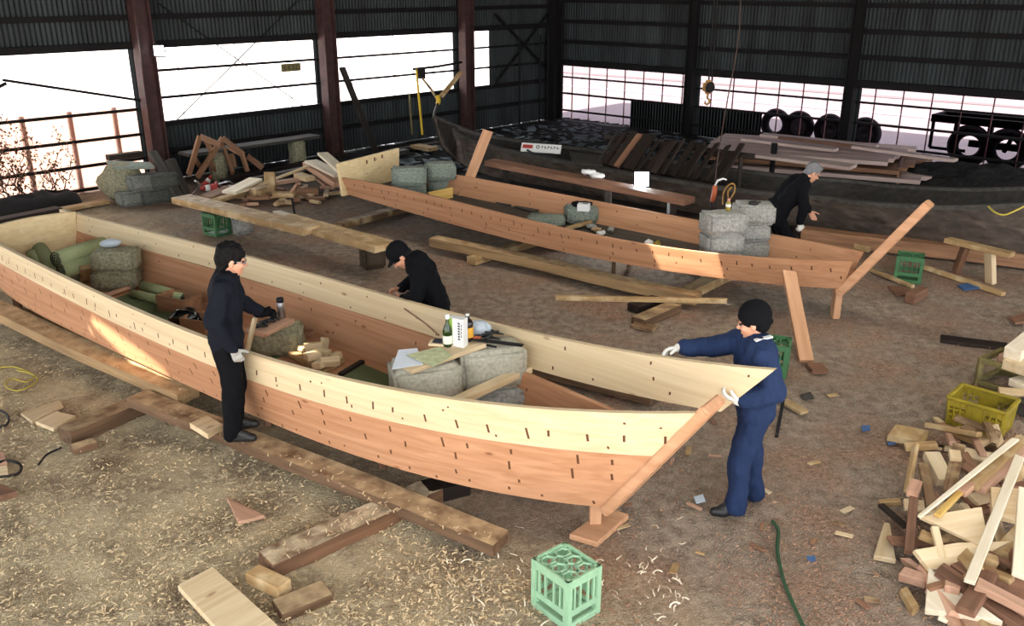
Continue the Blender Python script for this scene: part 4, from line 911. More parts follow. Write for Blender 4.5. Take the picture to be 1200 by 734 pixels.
# yellow container, open top
def yellow_crate(label, c, rz, L=.48, Wd=.37, Hh=.27):
    r = empty('plastic_container', c, rz, label, 'crate')
    for nm, ax, sg in (('side', 0, -1), ('side', 0, 1), ('end', 1, -1), ('end', 1, 1)):
        s = MB(); LL = L if ax == 0 else Wd; off = (Wd if ax == 0 else L)/2*sg
        def P_(u, z, tp=1.): return (u*tp, off*tp, z) if ax == 0 else (off*tp, u*tp, z)
        tp = lambda z: .93+.07*z/Hh
        for k in range(10):
            u = (-.5+k/9)*LL*.96; s.bar(P_(u, .0, .93), P_(u, Hh, 1), .016, .012)
        for z in (.02, .07, .12, .17, .225): s.bar(P_(-LL/2, z, tp(z)), P_(LL/2, z, tp(z)), .01, .016 if z < .2 else .05)
        q = MB().bar(P_(-.075, .14, tp(.14)), P_(.075, .14, tp(.14)), .014, .15) if ax == 0 else MB().bar(P_(-.06, .12, tp(.12)), P_(.06, .12, tp(.12)), .014, .12)
        s.v, s.f = s.v, s.f; n = len(s.v); s.v += q.v; s.f += [tuple(i+n for i in f) for f in q.f]
        s.build('wall', 'yellow_plastic', r)
    rim = MB()
    for y in (-Wd/2, Wd/2): rim.bar((-L/2-.01, y, Hh), (L/2+.01, y, Hh), .035, .03)
    for x in (-L/2, L/2): rim.bar((x, -Wd/2, Hh), (x, Wd/2, Hh), .035, .03)
    rim.build('rim', 'yellow_plastic', r, bevel=.006)
    MB().box((0, 0, .012), (L*.92, Wd*.92, .02)).build('base', 'yellow_plastic', r)
c0 = (at(1112, 466, .27)+at(1193, 469, .27))/2
yellow_crate('open yellow plastic container beside the scrap wood heap', (c0.x, c0.y, 0), math.atan2(-.322, .338))
# old square frame by the pale timbers
fr = empty('box_stand', at(1168, 452, 0), 0, 'old olive open box stand behind the yellow container', 'frame')
F0 = [at(1144, 452, 0), at(1190, 468, 0)]; fd = (F0[1]-F0[0]).normalized(); fn = Vector((-fd.y, fd.x, 0)); Lf = .56
for a in (0, 1):
    for b_ in (0, 1): q = F0[0]+fd*Lf*a+fn*.42*b_; part('leg', fr, q, q+Vector((0, 0, .3)), .05, .05, 'olive_metal')
for z in (.05, .28):
    for b_ in (0, 1): q = F0[0]+fn*.42*b_+Vector((0, 0, z)); part('rail', fr, q, q+fd*Lf, .05, .05, 'olive_metal')
    for a in (0, 1): q = F0[0]+fd*Lf*a+Vector((0, 0, z)); part('rail', fr, q, q+fn*.42, .05, .05, 'olive_metal')
# pale timbers over the frame at the right edge
for i, (a, b_, w, h, z0, z1, mt_, lb) in enumerate((((1186, 416), (1240, 372), .16, .12, .42, .5, 'white_wood', 'pale squared timber at the right edge, topmost above the olive frame'),
        ((1176, 421), (1235, 392), .1, .08, .34, .4, 'pink', 'pink squared timber at the right edge under the topmost pale one'),
        ((1190, 432), (1250, 400), .26, .1, .32, .36, 'pale', 'broad pale board at the right edge resting on the olive frame'),
        ((1197, 455), (1250, 440), .3, .08, .16, .2, 'white_wood', 'pale board at the right edge inside the olive frame'),
        ((1170, 460), (1235, 466), .16, .05, .12, .14, 'pale', 'thin pale board poking out between the olive frame and the yellow container'),
        ((1196, 480), (1240, 470), .2, .12, .1, .1, 'grey_wood', 'grey green board at the right edge beside the yellow container'))):
    plank('timber', lb, 'timber', at(*a, z0), at(*b_, z1), w, h, mt_)
# ------------------------------------------------------------------ scrap wood heap, front right (traced pieces first)
def stick(px0, z0, px1, z1, w, h, mat, label, roll=0., name='scrap_batten', cat='scrap wood', group=None, **k):
    return plank(name, label, cat, at(*px0, z0), at(*px1, z1), w, h, mat, group, roll, **k)
def off(poly, th, mat, label, group=None): return slab('scrap_board', label, 'scrap wood', [at(x, y, z) for x, y, z in poly], 0, th, mat, group)
off([(1040, 510, .08), (1050, 497, .09), (1090, 505, .08), (1084, 519, .07)], .06, 'tan', 'thick tan offcut lying apart on the earth above the scrap heap')
off([(1024, 651, .05), (1036, 612, .06), (1043, 613, .06), (1050, 656, .05)], .04, 'pale', 'pale wedge-shaped offcut lying alone left of the scrap heap')
off([(1078, 604, .34), (1150, 595, .38), (1161, 645, .26), (1140, 636, .26)], .035, 'pale', 'large pale pointed board on top of the scrap heap')
off([(1070, 646, .22), (1124, 634, .28), (1184, 636, .24), (1140, 658, .2), (1092, 668, .18)], .045, 'pale', 'wide pale board with a bright edge in the middle of the scrap heap')
off([(1088, 666, .17), (1176, 727, .14), (1130, 722, .1), (1084, 713, .1)], .05, 'white_wood', 'large pale triangular board at the lower end of the scrap heap')
off([(1161, 570, .4), (1196, 573, .4), (1194, 610, .3), (1163, 604, .3)], .05, 'pale', 'pale square board in the heap behind the long white battens')
off([(1134, 578, .3), (1158, 574, .32), (1162, 588, .26), (1148, 592, .24)], .06, 'pale', 'pale block below the bundle of brown battens in the heap')
off([(1152, 670, .2), (1206, 678, .24), (1206, 706, .16), (1150, 690, .14)], .1, 'brown', 'broad reddish brown block at the right edge of the heap')
off([(1054, 653, .1), (1066, 654, .12), (1090, 670, .14), (1084, 674, .12)], .06, 'pink', 'reddish wedge sticking out of the left foot of the heap')
off([(1053, 672, .12), (1060, 664, .13), (1086, 672, .14), (1085, 682, .12)], .07, 'pink', 'pink stubby block at the left foot of the heap')
off([(1055, 690, .07), (1063, 687, .07), (1078, 711, .06), (1070, 716, .06)], .05, 'tan', 'grey tan short piece on the earth at the lower left of the heap')
off([(1186, 640, .3), (1206, 634, .3), (1206, 665, .26), (1188, 662, .26)], .08, 'brown', 'dark end-grain block at the right edge of the heap')
stick((1195, 536), .5, (1136, 683), .26, .065, .03, 'white_wood', 'long clean white batten leaning across the scrap heap')
stick((1201, 574), .44, (1194, 676), .26, .08, .04, 'white_wood', 'white batten standing at the right edge of the scrap heap')
stick((1190, 515), .52, (1077, 606), .4, .05, .02, 'white_wood', 'long thin pale lath across the top of the scrap heap', taper=.5)
stick((1200, 514), .5, (1138, 571), .4, .1, .04, 'tan', 'grey tan batten beside the long thin lath on the heap')
stick((1204, 522), .48, (1146, 574), .38, .1, .06, 'pink', 'pinkish batten, lowest of the slanting bundle on the heap')
stick((1180, 522), .46, (1120, 578), .36, .05, .04, 'brown', 'brown lath under the long thin pale lath on the heap')
stick((1126, 576), .38, (1098, 605), .36, .045, .025, 'yellow_wood', 'short yellow lath on the heap under the long pale lath')
stick((1138, 568), .4, (1126, 578), .38, .07, .05, 'pink', 'orange end of a batten in the middle of the heap')
stick((1072, 570), .3, (1065, 648), .14, .06, .04, 'brown', 'reddish batten standing at the left side of the heap')
stick((1074, 566), .32, (1069, 580), .3, .08, .06, 'pink', 'short reddish block on top of the reddish batten')
stick((1073, 522), .3, (1063, 576), .18, .06, .03, 'tan', 'pale-tipped batten leaning at the upper left of the heap', roll=1.)
stick((1091, 533), .34, (1108, 566), .26, .12, .07, 'pale', 'pale squared block leaning in the upper part of the heap')
stick((1082, 545), .34, (1091, 596), .22, .07, .04, 'old', 'grey batten leaning beside the pale squared block')
stick((1124, 522), .38, (1112, 578), .26, .09, .04, 'old', 'worn brown batten standing in the upper part of the heap')
stick((1118, 530), .38, (1120, 540), .36, .08, .05, 'pale', 'small pale block behind the worn brown batten')
stick((1095, 618), .3, (1104, 655), .2, .05, .035, 'pale', 'short pale lath standing on the wide pale board')
stick((1100, 667), .2, (1206, 738), .1, .12, .05, 'brown', 'long reddish brown plank running out of the lower right of the heap')
stick((1118, 662), .2, (1206, 722), .14, .08, .04, 'brown', 'narrow brown batten beside the long reddish brown plank')
stick((1144, 684), .24, (1206, 716), .18, .09, .05, 'pink', 'pale pink squared batten at the lower right of the heap')
stick((1100, 722), .05, (1126, 733), .04, .06, .03, 'white_wood', 'small white stick on the earth below the heap')
stick((1134, 738), .05, (1190, 730), .05, .14, .05, 'pink', 'pink board at the bottom edge below the heap')
stick((1030, 590), .03, (1056, 588), .06, .05, .04, 'tan', 'short tan stick poking out of the left side of the heap')
stick((1032, 592), .05, (1062, 618), .08, .05, .03, 'dark_wood', 'dark thin stick at the left side of the heap')
stick((1060, 524), .06, (1098, 522), .1, .08, .05, 'tan', 'tan batten lying behind the heap near the thick offcut')
stick((1110, 506), .12, (1116, 520), .2, .05, .04, 'pink', 'small pink splinter standing behind the heap')
stick((1142, 514), .16, (1152, 534), .2, .06, .03, 'pink', 'pink chip standing below the yellow container')
stick((1078, 626), .24, (1096, 634), .22, .06, .05, 'tan', 'round-ended tan stick in the left of the heap')
stick((1152, 654), .24, (1168, 660), .22, .08, .06, 'tan', 'tan block under the white batten at the right of the heap')
# loose small pieces filling the heap
mats_ = ['pale', 'tan', 'pink', 'brown', 'old', 'brown', 'oldpink', 'tan']
rng = random.Random(11)
for i in range(64):
    x = rng.uniform(1062, 1215); y = rng.uniform(522, 728)
    if x < 1062+abs(y-610)*.28: x += 45
    c = at(x, y, 0); dist_in = min(1., (x-1055)/70); z = .03+rng.uniform(0, .2)*dist_in; a = rng.uniform(0, PI); L = rng.uniform(.14, .46); d = Vector((math.cos(a), math.sin(a), rng.uniform(-.22, .22)))*L/2
    c = Vector((c.x, c.y, 0)); c.z = max(z, abs(d.z)+.02)
    plank('scrap_piece', 'small brownish offcut wedged among the boards of the scrap heap', 'scrap wood', c-d, c+d, rng.uniform(.04, .13), rng.uniform(.025, .06), mats_[i % 8], 'small offcuts in the front scrap heap', roll=rng.uniform(-.6, .6))
for i in range(9):
    c = at(rng.uniform(1085, 1160), rng.uniform(492, 526), .03); a = rng.uniform(0, PI); d = Vector((math.cos(a), math.sin(a), 0))*rng.uniform(.05, .12)
    plank('wood_chip', 'little wood chip on the earth between the yellow container and the heap', 'wood chip', c-d, c+d, .06, .03, mats_[i % 8], 'chips by the yellow container')
for i in range(26):
    c = at(rng.uniform(700, 1050), rng.uniform(440, 720), .015); a = rng.uniform(0, PI); d = Vector((math.cos(a), math.sin(a), 0))*rng.uniform(.03, .07)
    plank('wood_chip', 'little wood chip scattered on the bare earth', 'wood chip', c-d, c+d, rng.uniform(.02, .05), .012, mats_[(i*3) % 8], 'chips on the bare earth')
for (x, y), lb in (((1014, 502), 'blue scrap on the earth left of the thick tan offcut'), ((1044, 518), 'blue scrap on the earth under the thick tan offcut'), ((950, 655), 'faint blue scrap on the earth right of the green hose')):
    slab('plastic_scrap', lb, 'scrap', [at(x-5, y-3, .02), at(x+5, y-4, .025), at(x+6, y+2, .02), at(x-3, y+4, .015)], 0, .006, 'blue_plastic')
slab('foil_scrap', 'crumpled clear film on the earth near the feet of the man in blue', 'scrap', [at(813, 582, .03), at(824, 579, .04), at(827, 587, .03), at(816, 590, .02)], 0, .015, 'bluebag')
slab('foil_scrap', 'crumpled grey film on the earth right of the man in blue', 'scrap', [at(938, 462, .03), at(950, 459, .04), at(954, 466, .03), at(942, 468, .02)], 0, .015, 'grey_wood')
# ------------------------------------------------------------------ load in the front boat
ax = math.atan2(-.61, .79)
def blk(label, px, z0, size, rz, mat, **k):
    p = at(px[0], px[1], z0+size[2]*.5); return block('concrete_block', label, 'block', (p.x, p.y, z0), size, rz, mat, **k)
FZ = .36
blk('big rough tan concrete block in the front boat under the sheets of paper', (498, 446), .63, (.54, .34, .33), ax+.95, 'concrete_light')
p = at(498, 446, .8); block('concrete_block', 'lower block in the front boat beneath the big tan block', 'block', (p.x, p.y, FZ), (.46, .3, .27), ax+.9, 'concrete_green')
blk('big grey concrete block in the front boat under the tools', (574, 427), .66, (.54, .34, .34), ax+.95, 'concrete_light')
p = at(576, 428, .83); block('concrete_block', 'low concrete block in the front boat behind the cross batten, beneath the big grey block', 'block', (p.x+.03, p.y-.03, FZ), (.5, .32, .3), ax+.8, 'concrete')
blk('concrete slab piece low in the front boat between the two big blocks', (512, 468), FZ, (.3, .2, .1), ax+.6, 'concrete_green')
blk('concrete block in the front boat under the tool tray', (325, 397), FZ, (.5, .3, .28), ax+.75, 'concrete_dark')
blk('mossy block at the stern of the front boat, lower of two', (137, 326), FZ, (.5, .34, .22), ax+.75, 'concrete_dark')
blk('mossy block at the stern of the front boat, upper of two', (137, 304), FZ+.225, (.5, .34, .24), ax+.75, 'concrete_dark')
blk('dark block in the stern of the front boat beneath the rolled mats', (92, 318), FZ, (.42, .3, .2), ax+.75, 'concrete_dark')
plank('cross_batten', 'pale squared batten across the front boat beside the concrete blocks', 'batten', at(528, 474, .82), at(619, 432, .76), .09, .055, 'pale')
bd = plank('board', 'pale board bridging the two big blocks, carrying bottles and papers', 'board', at(474, 432, .995), at(561, 401, 1.025), .2, .035, 'pale')
def sheet(name, label, q, z, mat):
    o = slab(name, label, 'paper', [at(x, y, z) for x, y in q], 0, .003, mat); return o
sheet('paper_sheet', 'white sheet of paper hanging over the tan block', [(459, 433), (467, 410), (489, 408), (496, 427)], 1.02, 'paper')
s2 = sheet('paper_sheet', 'folded printed sheet spread on the board by the bottle', [(476, 416), (515, 406), (531, 417), (507, 430)], 1.03, 'mapgreen')
def bottle(name, label, px, z, prof, mat, cap=None, lab=None):
    p = at(px[0], px[1], z); r = empty(name, (p.x, p.y, z), 0, label, 'bottle'); MB().lathe(prof, n=18).build('glass_body', mat, r, True)
    rr, hh = prof[2][0], prof[-1][1]
    if cap: MB().lathe([(.016, hh-.03), (.018, hh-.028), (.018, hh+.004), (.012, hh+.008)], n=14).build('cap', cap, r, True)
    for z0, z1, m_ in lab or []: MB().lathe([(rr+.0012, z0), (rr+.0016, z0+.002), (rr+.0016, z1-.002), (rr+.0012, z1)], n=18).build('paper_label', m_, r, True)
    return r
BP = [(.03, 0), (.041, .006), (.042, .02), (.042, .135), (.036, .165), (.018, .2), (.015, .215), (.015, .265), (.012, .27)]
bottle('glass_bottle', 'green glass bottle with pale label standing on the board', (525, 406), 1.03, [(r*.95, z*.98) for r, z in BP], 'green_glass', 'white_paint', [(.03, .1, 'print_white')])
SP = [(.036, 0), (.046, .006), (.047, .02), (.047, .14), (.04, .17), (.02, .19), (.018, .215), (.016, .22)]
bottle('sauce_bottle', 'dark bottle with yellow label and pale cap on the board', (548, 399), 1.045, SP, 'brown_glass', 'white_paint', [(.035, .12, 'print_yellow')])
p = at(537, 405, 1.035); cr = empty('carton', (p.x, p.y, 1.035), math.radians(-28), 'upright white carton with green stripe between the two bottles', 'box')
MB().box((0, 0, .12), (.14, .075, .24)).build('box_body', 'white_paint', cr, bevel=.003)
MB().box((-.045, -.0385, .12), (.035, .002, .236)).box((-.0705, 0, .12), (.002, .05, .236)).build('green_stripe', 'print_green', cr)
tx = MB()
for k in range(7): tx.box((.03, -.0385, .205-.022*k), (.014, .002, .014)); tx.box((.03+.011, -.0385, .205-.022*k-.004), (.004, .002, .012))
for k in range(4): tx.box((.055, -.0385, .19-.03*k), (.006, .002, .02))
tx.build('printing', 'ink', cr)
p = at(518, 402, 1.04); MBt = MB().box((0, 0, .012), (.2, .12, .02)); o = MBt.build('tray', 'pale', bevel=.003); o.location = (p.x, p.y, 1.028); o.rotation_euler = (0, 0, ax+.5); tag(o, 'small wooden tray on the board behind the green bottle', 'tray')
o = MB().box((0, 0, .0), (.14, .08, .012)).build('whetstone', 'ink', bevel=.003); o.location = (p.x, p.y, 1.056); o.rotation_euler = (0, 0, ax+.5); tag(o, 'flat black stone lying in the small wooden tray', 'whetstone')
cord('lath', 'thin reddish stick leaning from the far plank onto the tray', 'stick', [at(474, 362, 1.08), at(498, 379, 1.06), at(514, 393, 1.06)], .008, 'brown')
# bag and tools on the grey block
bg_ = MB().ell((0, 0, .07), (.09, .06, .08), None, 12, 8).ell((.04, .02, .06), (.07, .05, .07)).build('plastic_bag', 'bluebag', None, True); p = at(560, 397, 1.0); bg_.location = (p.x, p.y+.03, 1.0)
for v in bg_.data.vertices: v.co += noise.noise_vector(v.co*20)*.02
tag(bg_, 'crumpled pale plastic bag behind the dark bottle', 'bag')
plank('steel_bar', 'long flat black steel bar lying on the grey block', 'bar', at(549, 397, 1.06), at(613, 405, 1.06), .05, .012, 'darkmetal')
plank('steel_bar', 'short thin black rod lying on the grey block', 'bar', at(562, 403, 1.015), at(582, 407, 1.015), .018, .012, 'darkmetal')
for i, (a, b_) in enumerate((((560, 391), (586, 398)), ((566, 387), (590, 392)), ((564, 396), (584, 388)))):
    t = empty('pliers', at((a[0]+b_[0])/2, (a[1]+b_[1])/2, 1.05), 0, ('black pliers on top of the tool pile on the grey block', 'black pliers with jaws pointing to the bow on the grey block', 'black pliers crossed under the others on the grey block')[i], 'tool')
    A, B = at(*a, 1.04+.018*i), at(*b_, 1.04+.018*i); m_ = (A*.35+B*.65); s_ = (B-A).cross(Vector((0, 0, 1))).normalized()
    for sg in (-1, 1):
        o = MB().tube([A+s_*.03*sg-t.location, A.lerp(m_, .5)+s_*.032*sg-t.location, m_-t.location, B-s_*.004*sg-t.location], [.010, .011, .012, .006], 8).build('handle', 'black', t, True)
o = MB().tube([at(550, 388, 1.08), at(541, 374, 1.2)], [.006, .004], 6).build('awl', 'darkmetal'); tag(o, 'thin dark awl leaning beside the dark bottle', 'tool')
o = MB().box((0, 0, .02), (.08, .03, .03)).build('marker', 'orange', bevel=.006); p = at(558, 399, 1.045); o.location = p; tag(o, 'small orange stub beside the dark bottle', 'marker')
# tray of tools and flask amidships
plank('board', 'reddish board on the block beside the man, carrying black tools', 'board', at(298, 391, .66), at(333, 374, .66), .26, .04, 'pink')
p = at(330, 373, .68); fl = empty('vacuum_flask', (p.x, p.y, .68), 0, 'silver vacuum flask standing on the tool board', 'flask')
MB().lathe([(.034, 0), (.038, .004), (.038, .15), (.034, .16), (.034, .165)], n=20).build('flask_body', 'metal', fl, True); MB().lathe([(.033, .165), (.036, .168), (.036, .205), (.03, .212)], n=20).build('lid', 'darkmetal', fl, True)
for i in range(6):
    a = at(302+i*4, 383-i*2, .7); d = Vector((math.cos(i*1.1), math.sin(i*1.1), 0))*.07
    o = MB().tube([a-d, a+Vector((0, 0, .015)), a+d*1.1], [.014, .018, .008], 8).build('tool', 'black', None, True); tag(o, 'dark hand tool in the black heap beside the silver flask', 'tool', 'dark tools beside the flask')
lt = plank('lath', 'upright tan lath held by the man in glasses', 'lath', at(289, 415, .62), at(299, 372, .98), .06, .03, 'pale')
# carved pieces on a board
slab('board', 'tan board in the front boat heaped with carved blocks', 'board', [at(330, 408, .42), at(352, 396, .42), at(404, 418, .42), at(379, 436, .42)], 0, .05, 'tan')
for i, (x, y, z, L, w, h, a) in enumerate(((367, 406, .5, .17, .09, .07, .3), (378, 413, .48, .15, .08, .06, -.5), (387, 424, .47, .18, .09, .06, .2), (376, 426, .46, .16, .1, .06, 1.2), (366, 417, .47, .14, .1, .06, .7), (380, 402, .5, .1, .08, .08, 1.8), (358, 410, .46, .16, .08, .05, -.8), (393, 418, .47, .12, .07, .06, .9))):
    c = at(x, y, z); d = Vector((math.cos(a), math.sin(a), 0))*L/2; plank('wood_block', 'small pale carved block in the pile on the tan board', 'block', c-d, c+d, w, h, 'pale', 'carved blocks on the tan board', roll=.2*(i % 3-1))
plank('batten', 'dark batten lying on the boat floor beside the carved blocks', 'batten', at(398, 440, .39), at(425, 424, .39), .05, .04, 'dark_wood')
plank('batten', 'brown strip in the front boat beside the tool block', 'batten', at(345, 397, .42), at(378, 385, .42), .05, .05, 'brown')
# mats
def mat_roll(label, p, q, r, mat='mat', ends='black', name='rolled_mat'):
    p, q = Vector(p), Vector(q); o = MB().tube([p, p.lerp(q, .5), q], [r, r*1.05, r*.97], 16).build(name, mat, None, True); tag(o, label, 'mat')
    d = (q-p).normalized(); x = d.orthogonal().normalized(); y = d.cross(x)
    for e, sg in ((p, -1), (q, 1)):
        sp = [e+d*.004*sg+(x*math.cos(t)+y*math.sin(t))*(r*.12+r*.83*t/18.8) for t in [k*.4 for k in range(48)]]; MB().tube(sp, .006, 5).build('rolled_end', ends, o, True)
    return o
mat_roll('green rolled mat with a dark end standing slanted at the stern', at(46, 291, .72), at(68, 322, .5), .085)
mat_roll('narrow green rolled mat leaning beside the slanted one at the stern', at(36, 296, .7), at(52, 318, .5), .06)
mat_roll('thick green rolled mat lying across the stern blocks, upper one', at(66, 305, .72), at(121, 287, .72), .1)
mat_roll('green rolled mat under the upper one at the stern', at(72, 318, .6), at(118, 304, .6), .09)
def flat_mat(label, q, z, mat): slab('floor_mat', label, 'mat', [at(x, y, z) for x, y in q], 0, .018, mat)
mat_roll('loosely rolled green mat on the floor by the far side of the front boat', at(168, 335, .47), at(216, 349, .47), .06)
mat_roll('flattened green mat roll next to the loosely rolled one', at(155, 344, .43), at(196, 354, .43), .05)
flat_mat('dark green mat on the boat floor, nearest the mossy blocks', [(128, 352), (152, 343), (176, 351), (150, 364)], .40, 'mat_dark')
flat_mat('dark green mat on the boat floor in front of the brown box', [(148, 362), (168, 351), (190, 359), (168, 373)], .392, 'mat_dark')
flat_mat('dark green mat on the boat floor beside the black bag', [(168, 373), (190, 360), (206, 366), (190, 384)], .39, 'mat_dark')
flat_mat('dark green mat on the boat floor right of the carved blocks', [(392, 441), (422, 425), (470, 445), (440, 466)], .38, 'mat_dark')
flat_mat('dark green mat on the boat floor under the tan board', [(300, 405), (330, 392), (352, 404), (322, 420)], .372, 'mat_dark')
plank('batten', 'reddish strip across the boat floor in front of the mossy blocks', 'batten', at(118, 348, .4), at(160, 334, .4), .05, .04, 'pink')
def wbox(label, px, size, rz, z=FZ):
    p = at(px[0], px[1], z); r = empty('wooden_box', (p.x, p.y, z), rz, label, 'box'); L, w, h = size
    for y in (-1, 1): MB().box((0, y*w/2, h/2), (L, .02, h)).build('side', 'oldpink', r)
    for x in (-1, 1): MB().box((x*L/2, 0, h/2), (.02, w, h)).build('end', 'oldpink', r)
    MB().box((0, 0, .01), (L, w, .02)).build('base', 'oldpink', r)
wbox('open brown wooden box behind the black bag in the front boat', (212, 365), (.4, .26, .2), ax+.2)
wbox('small brown wooden box in the front boat just behind the man in glasses', (236, 392), (.3, .22, .2), ax+.3)
bb = MB().ell((0, 0, .1), (.17, .13, .12), None, 18, 12).ell((.1, -.04, .07), (.1, .09, .09), None, 14, 9).build('plastic_bag', 'bag', None, True)
for v in bb.data.vertices: v.co += noise.noise_vector(v.co*14)*.03+noise.noise_vector(v.co*40)*.008
p = at(219, 386, FZ); bb.location = (p.x, p.y, FZ+.01); tag(bb, 'shiny black bin bag in the front boat left of the man in glasses', 'bag')
sv = MB().ell((0, 0, .04), (.12, .07, .05), None, 14, 8).build('film_roll', 'bluebag', None, True); sv.location = at(130, 289, .84); sv.rotation_euler = (0, 0, .4); tag(sv, 'crumpled silvery film on top of the stern blocks', 'film')
plank('timber_stub', 'yellowish post end beside the mossy blocks at the stern', 'timber', at(101, 327, .4), at(101, 313, .62), .14, .06, 'tan')
# ------------------------------------------------------------------ load in the second boat
RZ = .47; rx = math.atan2(-.6, .8)
blk('green grey block at the stern of the second boat, lower left of four', (479, 222), RZ, (.55, .34, .24), rx+.8, 'concrete_green')
blk('green grey block at the stern of the second boat, upper left of four', (479, 206), RZ+.245, (.55, .34, .28), rx+.8, 'concrete_green')
blk('green grey block at the stern of the second boat, lower right of four', (519, 216), RZ, (.5, .34, .25), rx+.8, 'concrete_green')
blk('green grey block at the stern of the second boat, upper right of four', (516, 200), RZ+.255, (.5, .34, .27), rx+.8, 'concrete_green')
blk('flat green grey block amidships in the second boat', (640, 258), .46, (.56, .4, .12), rx+.5, 'concrete_green')
blk('higher green grey block amidships in the second boat with a white box on it', (681, 250), .46, (.46, .32, .24), rx+.8, 'concrete_green')
for i, (px, lab) in enumerate((((848, 289), 'lowest'), ((848, 281), 'middle'), ((848, 262), 'topmost'))):
    z = (.46, .65, .89)[i]; sz = ((.5, .36, .18), (.46, .36, .24), (.5, .36, .25))[i]
    q = at(847, 262, 1.0); block('concrete_block', 'grey concrete block in the second boat, '+lab+' of the three stacked below the small bottle', 'block', (q.x, q.y, z), sz, rx+.75+.06*i, 'concrete')
for i, lab in enumerate(('lowest', 'middle', 'topmost')):
    z = (.46, .68, .90)[i]; sz = ((.44, .34, .21), (.4, .34, .21), (.48, .36, .25))[i]
    q = at(883, 250, 1.02); block('concrete_block', 'grey concrete block, '+lab+' of the stack beside the stooping man', 'block', (q.x, q.y, z), sz, rx+.75-.08*i, 'concrete')
p = at(853, 247, 1.142); bottle('small_bottle', 'small yellow bottle with a pink cap on the topmost block', (853, 247), 1.142, [(.022, 0), (.03, .004), (.031, .015), (.031, .09), (.022, .11), (.014, .13), (.014, .14)], 'yellow_plastic', 'pink_cap' if 'pink_cap' in M else 'orange', [(.05, .085, 'white_paint')])
o = MB().ell((0, 0, .02), (.07, .05, .03), None, 12, 8).tube([(0, 0, .02), (.09, .02, .03)], .012).build('plane_tool', 'black', None, True); o.location = at(883, 240, 1.152); tag(o, 'black tool lying on the topmost block beside the stooping man', 'tool')
p = at(684, 246, .72); bx = empty('white_box', (p.x, p.y, .71), rx+.4, 'small white box on the higher block in the second boat', 'box'); MB().box((0, 0, .05), (.17, .12, .1)).build('box_body', 'white_paint', bx, bevel=.004); MB().box((.02, 0, .102), (.07, .02, .006)).build('slot_mark', 'ink', bx)
o = MB().ell((0, 0, .03), (.16, .09, .05), None, 14, 8).build('cloth_bundle', 'blackcloth', None, True)
for v in o.data.vertices: v.co += noise.noise_vector(v.co*18)*.03
q = at(682, 240, .73); o.location = (q.x, q.y, .71); tag(o, 'black bundle behind the white box in the second boat', 'bundle')
for i, (x, y, m_, lb) in enumerate(((693, 266, 'concrete', 'grey crumpled rag below the block amidships in the second boat'), (699, 270, 'tan', 'tan crumpled rag below the block amidships in the second boat'), (704, 274, 'white_paint', 'white scrap on the floor of the second boat'), (760, 285, 'white_paint', 'small white packet on the floor of the second boat near the lit spot'), (770, 287, 'yellow_plastic', 'small yellow thing beside the white packet'), (716, 270, 'concrete', 'grey pebble-like lump on the floor of the second boat'))):
    o = MB().ell((0, 0, .03), (.08-.006*i, .06, .04), None, 12, 8).build('rag' if i < 2 else 'packet', m_, None, True)
    for v in o.data.vertices: v.co += noise.noise_vector(v.co*22+Vector((i, 0, 0)))*.025
    q = at(x, y, .48); o.location = (q.x, q.y, .46); tag(o, lb, 'scrap')
plank('batten', 'pale batten across the floor of the second boat below the block', 'batten', at(664, 268, .5), at(692, 260, .5), .07, .04, 'tan')
plank('board', 'ochre board set on edge in the second boat beside the stern blocks', 'board', at(502, 232, .56), at(530, 226, .56), .04, .18, 'yellow_wood')
for i, (a, b_) in enumerate((((548, 225), (570, 232)), ((575, 232), (604, 240)), ((610, 241), (632, 247)))):
    plank('floor_board', ('dark loose board on the floor of the second boat, first from the stern blocks', 'dark loose board on the floor of the second boat, second from the stern blocks', 'dark loose board on the floor of the second boat beside the flat block')[i], 'board', at(*a, .47), at(*b_, .47), .3, .03, 'grey_wood')
# hanging chain sling with grips
def at_d(px, py, y): return aty(px, py, y)
q = aty(838, 216, 11.9)
cord('hoist_rope', 'thin rope hanging from the roof down to the red grip', 'rope', [aty(868, -40, 12.6), aty(866, 40, 12.5), aty(852, 120, 12.3), aty(842, 180, 12.1), aty(838, 214, 11.9)], .008, 'vine')
gr = empty('sling_grip', q, 0, 'red and orange grip of the sling hanging behind the topmost block', 'grip')
MB().tube([(0, 0, -.02), (.0, 0, -.12), (-.02, 0, -.24)], [.03, .035, .03], 10).build('handle', 'orange', gr, True)
MB().tube([(0, 0, -.02), (.03, 0, .05), (.1, 0, .075), (.15, 0, .06)], [.014, .014, .013, .01], 8).build('hook_arm', 'white_paint', gr, True)
MB().tube([(-.03, 0, -.22), (-.04, 0, -.42)], .012, 8).tube([(.02, 0, -.22), (.03, 0, -.42)], .012, 8).build('strap', 'darkmetal', gr, True)
cord('rope_coil', 'loop of brown rope hanging beside the red grip', 'rope', [aty(847, 240, 11.85), aty(848, 226, 11.85), aty(854, 217, 11.85), aty(860, 216, 11.85), aty(861, 224, 11.8), aty(855, 234, 11.8), aty(853, 225, 11.8), aty(858, 219, 11.8)], .012, 'rust')
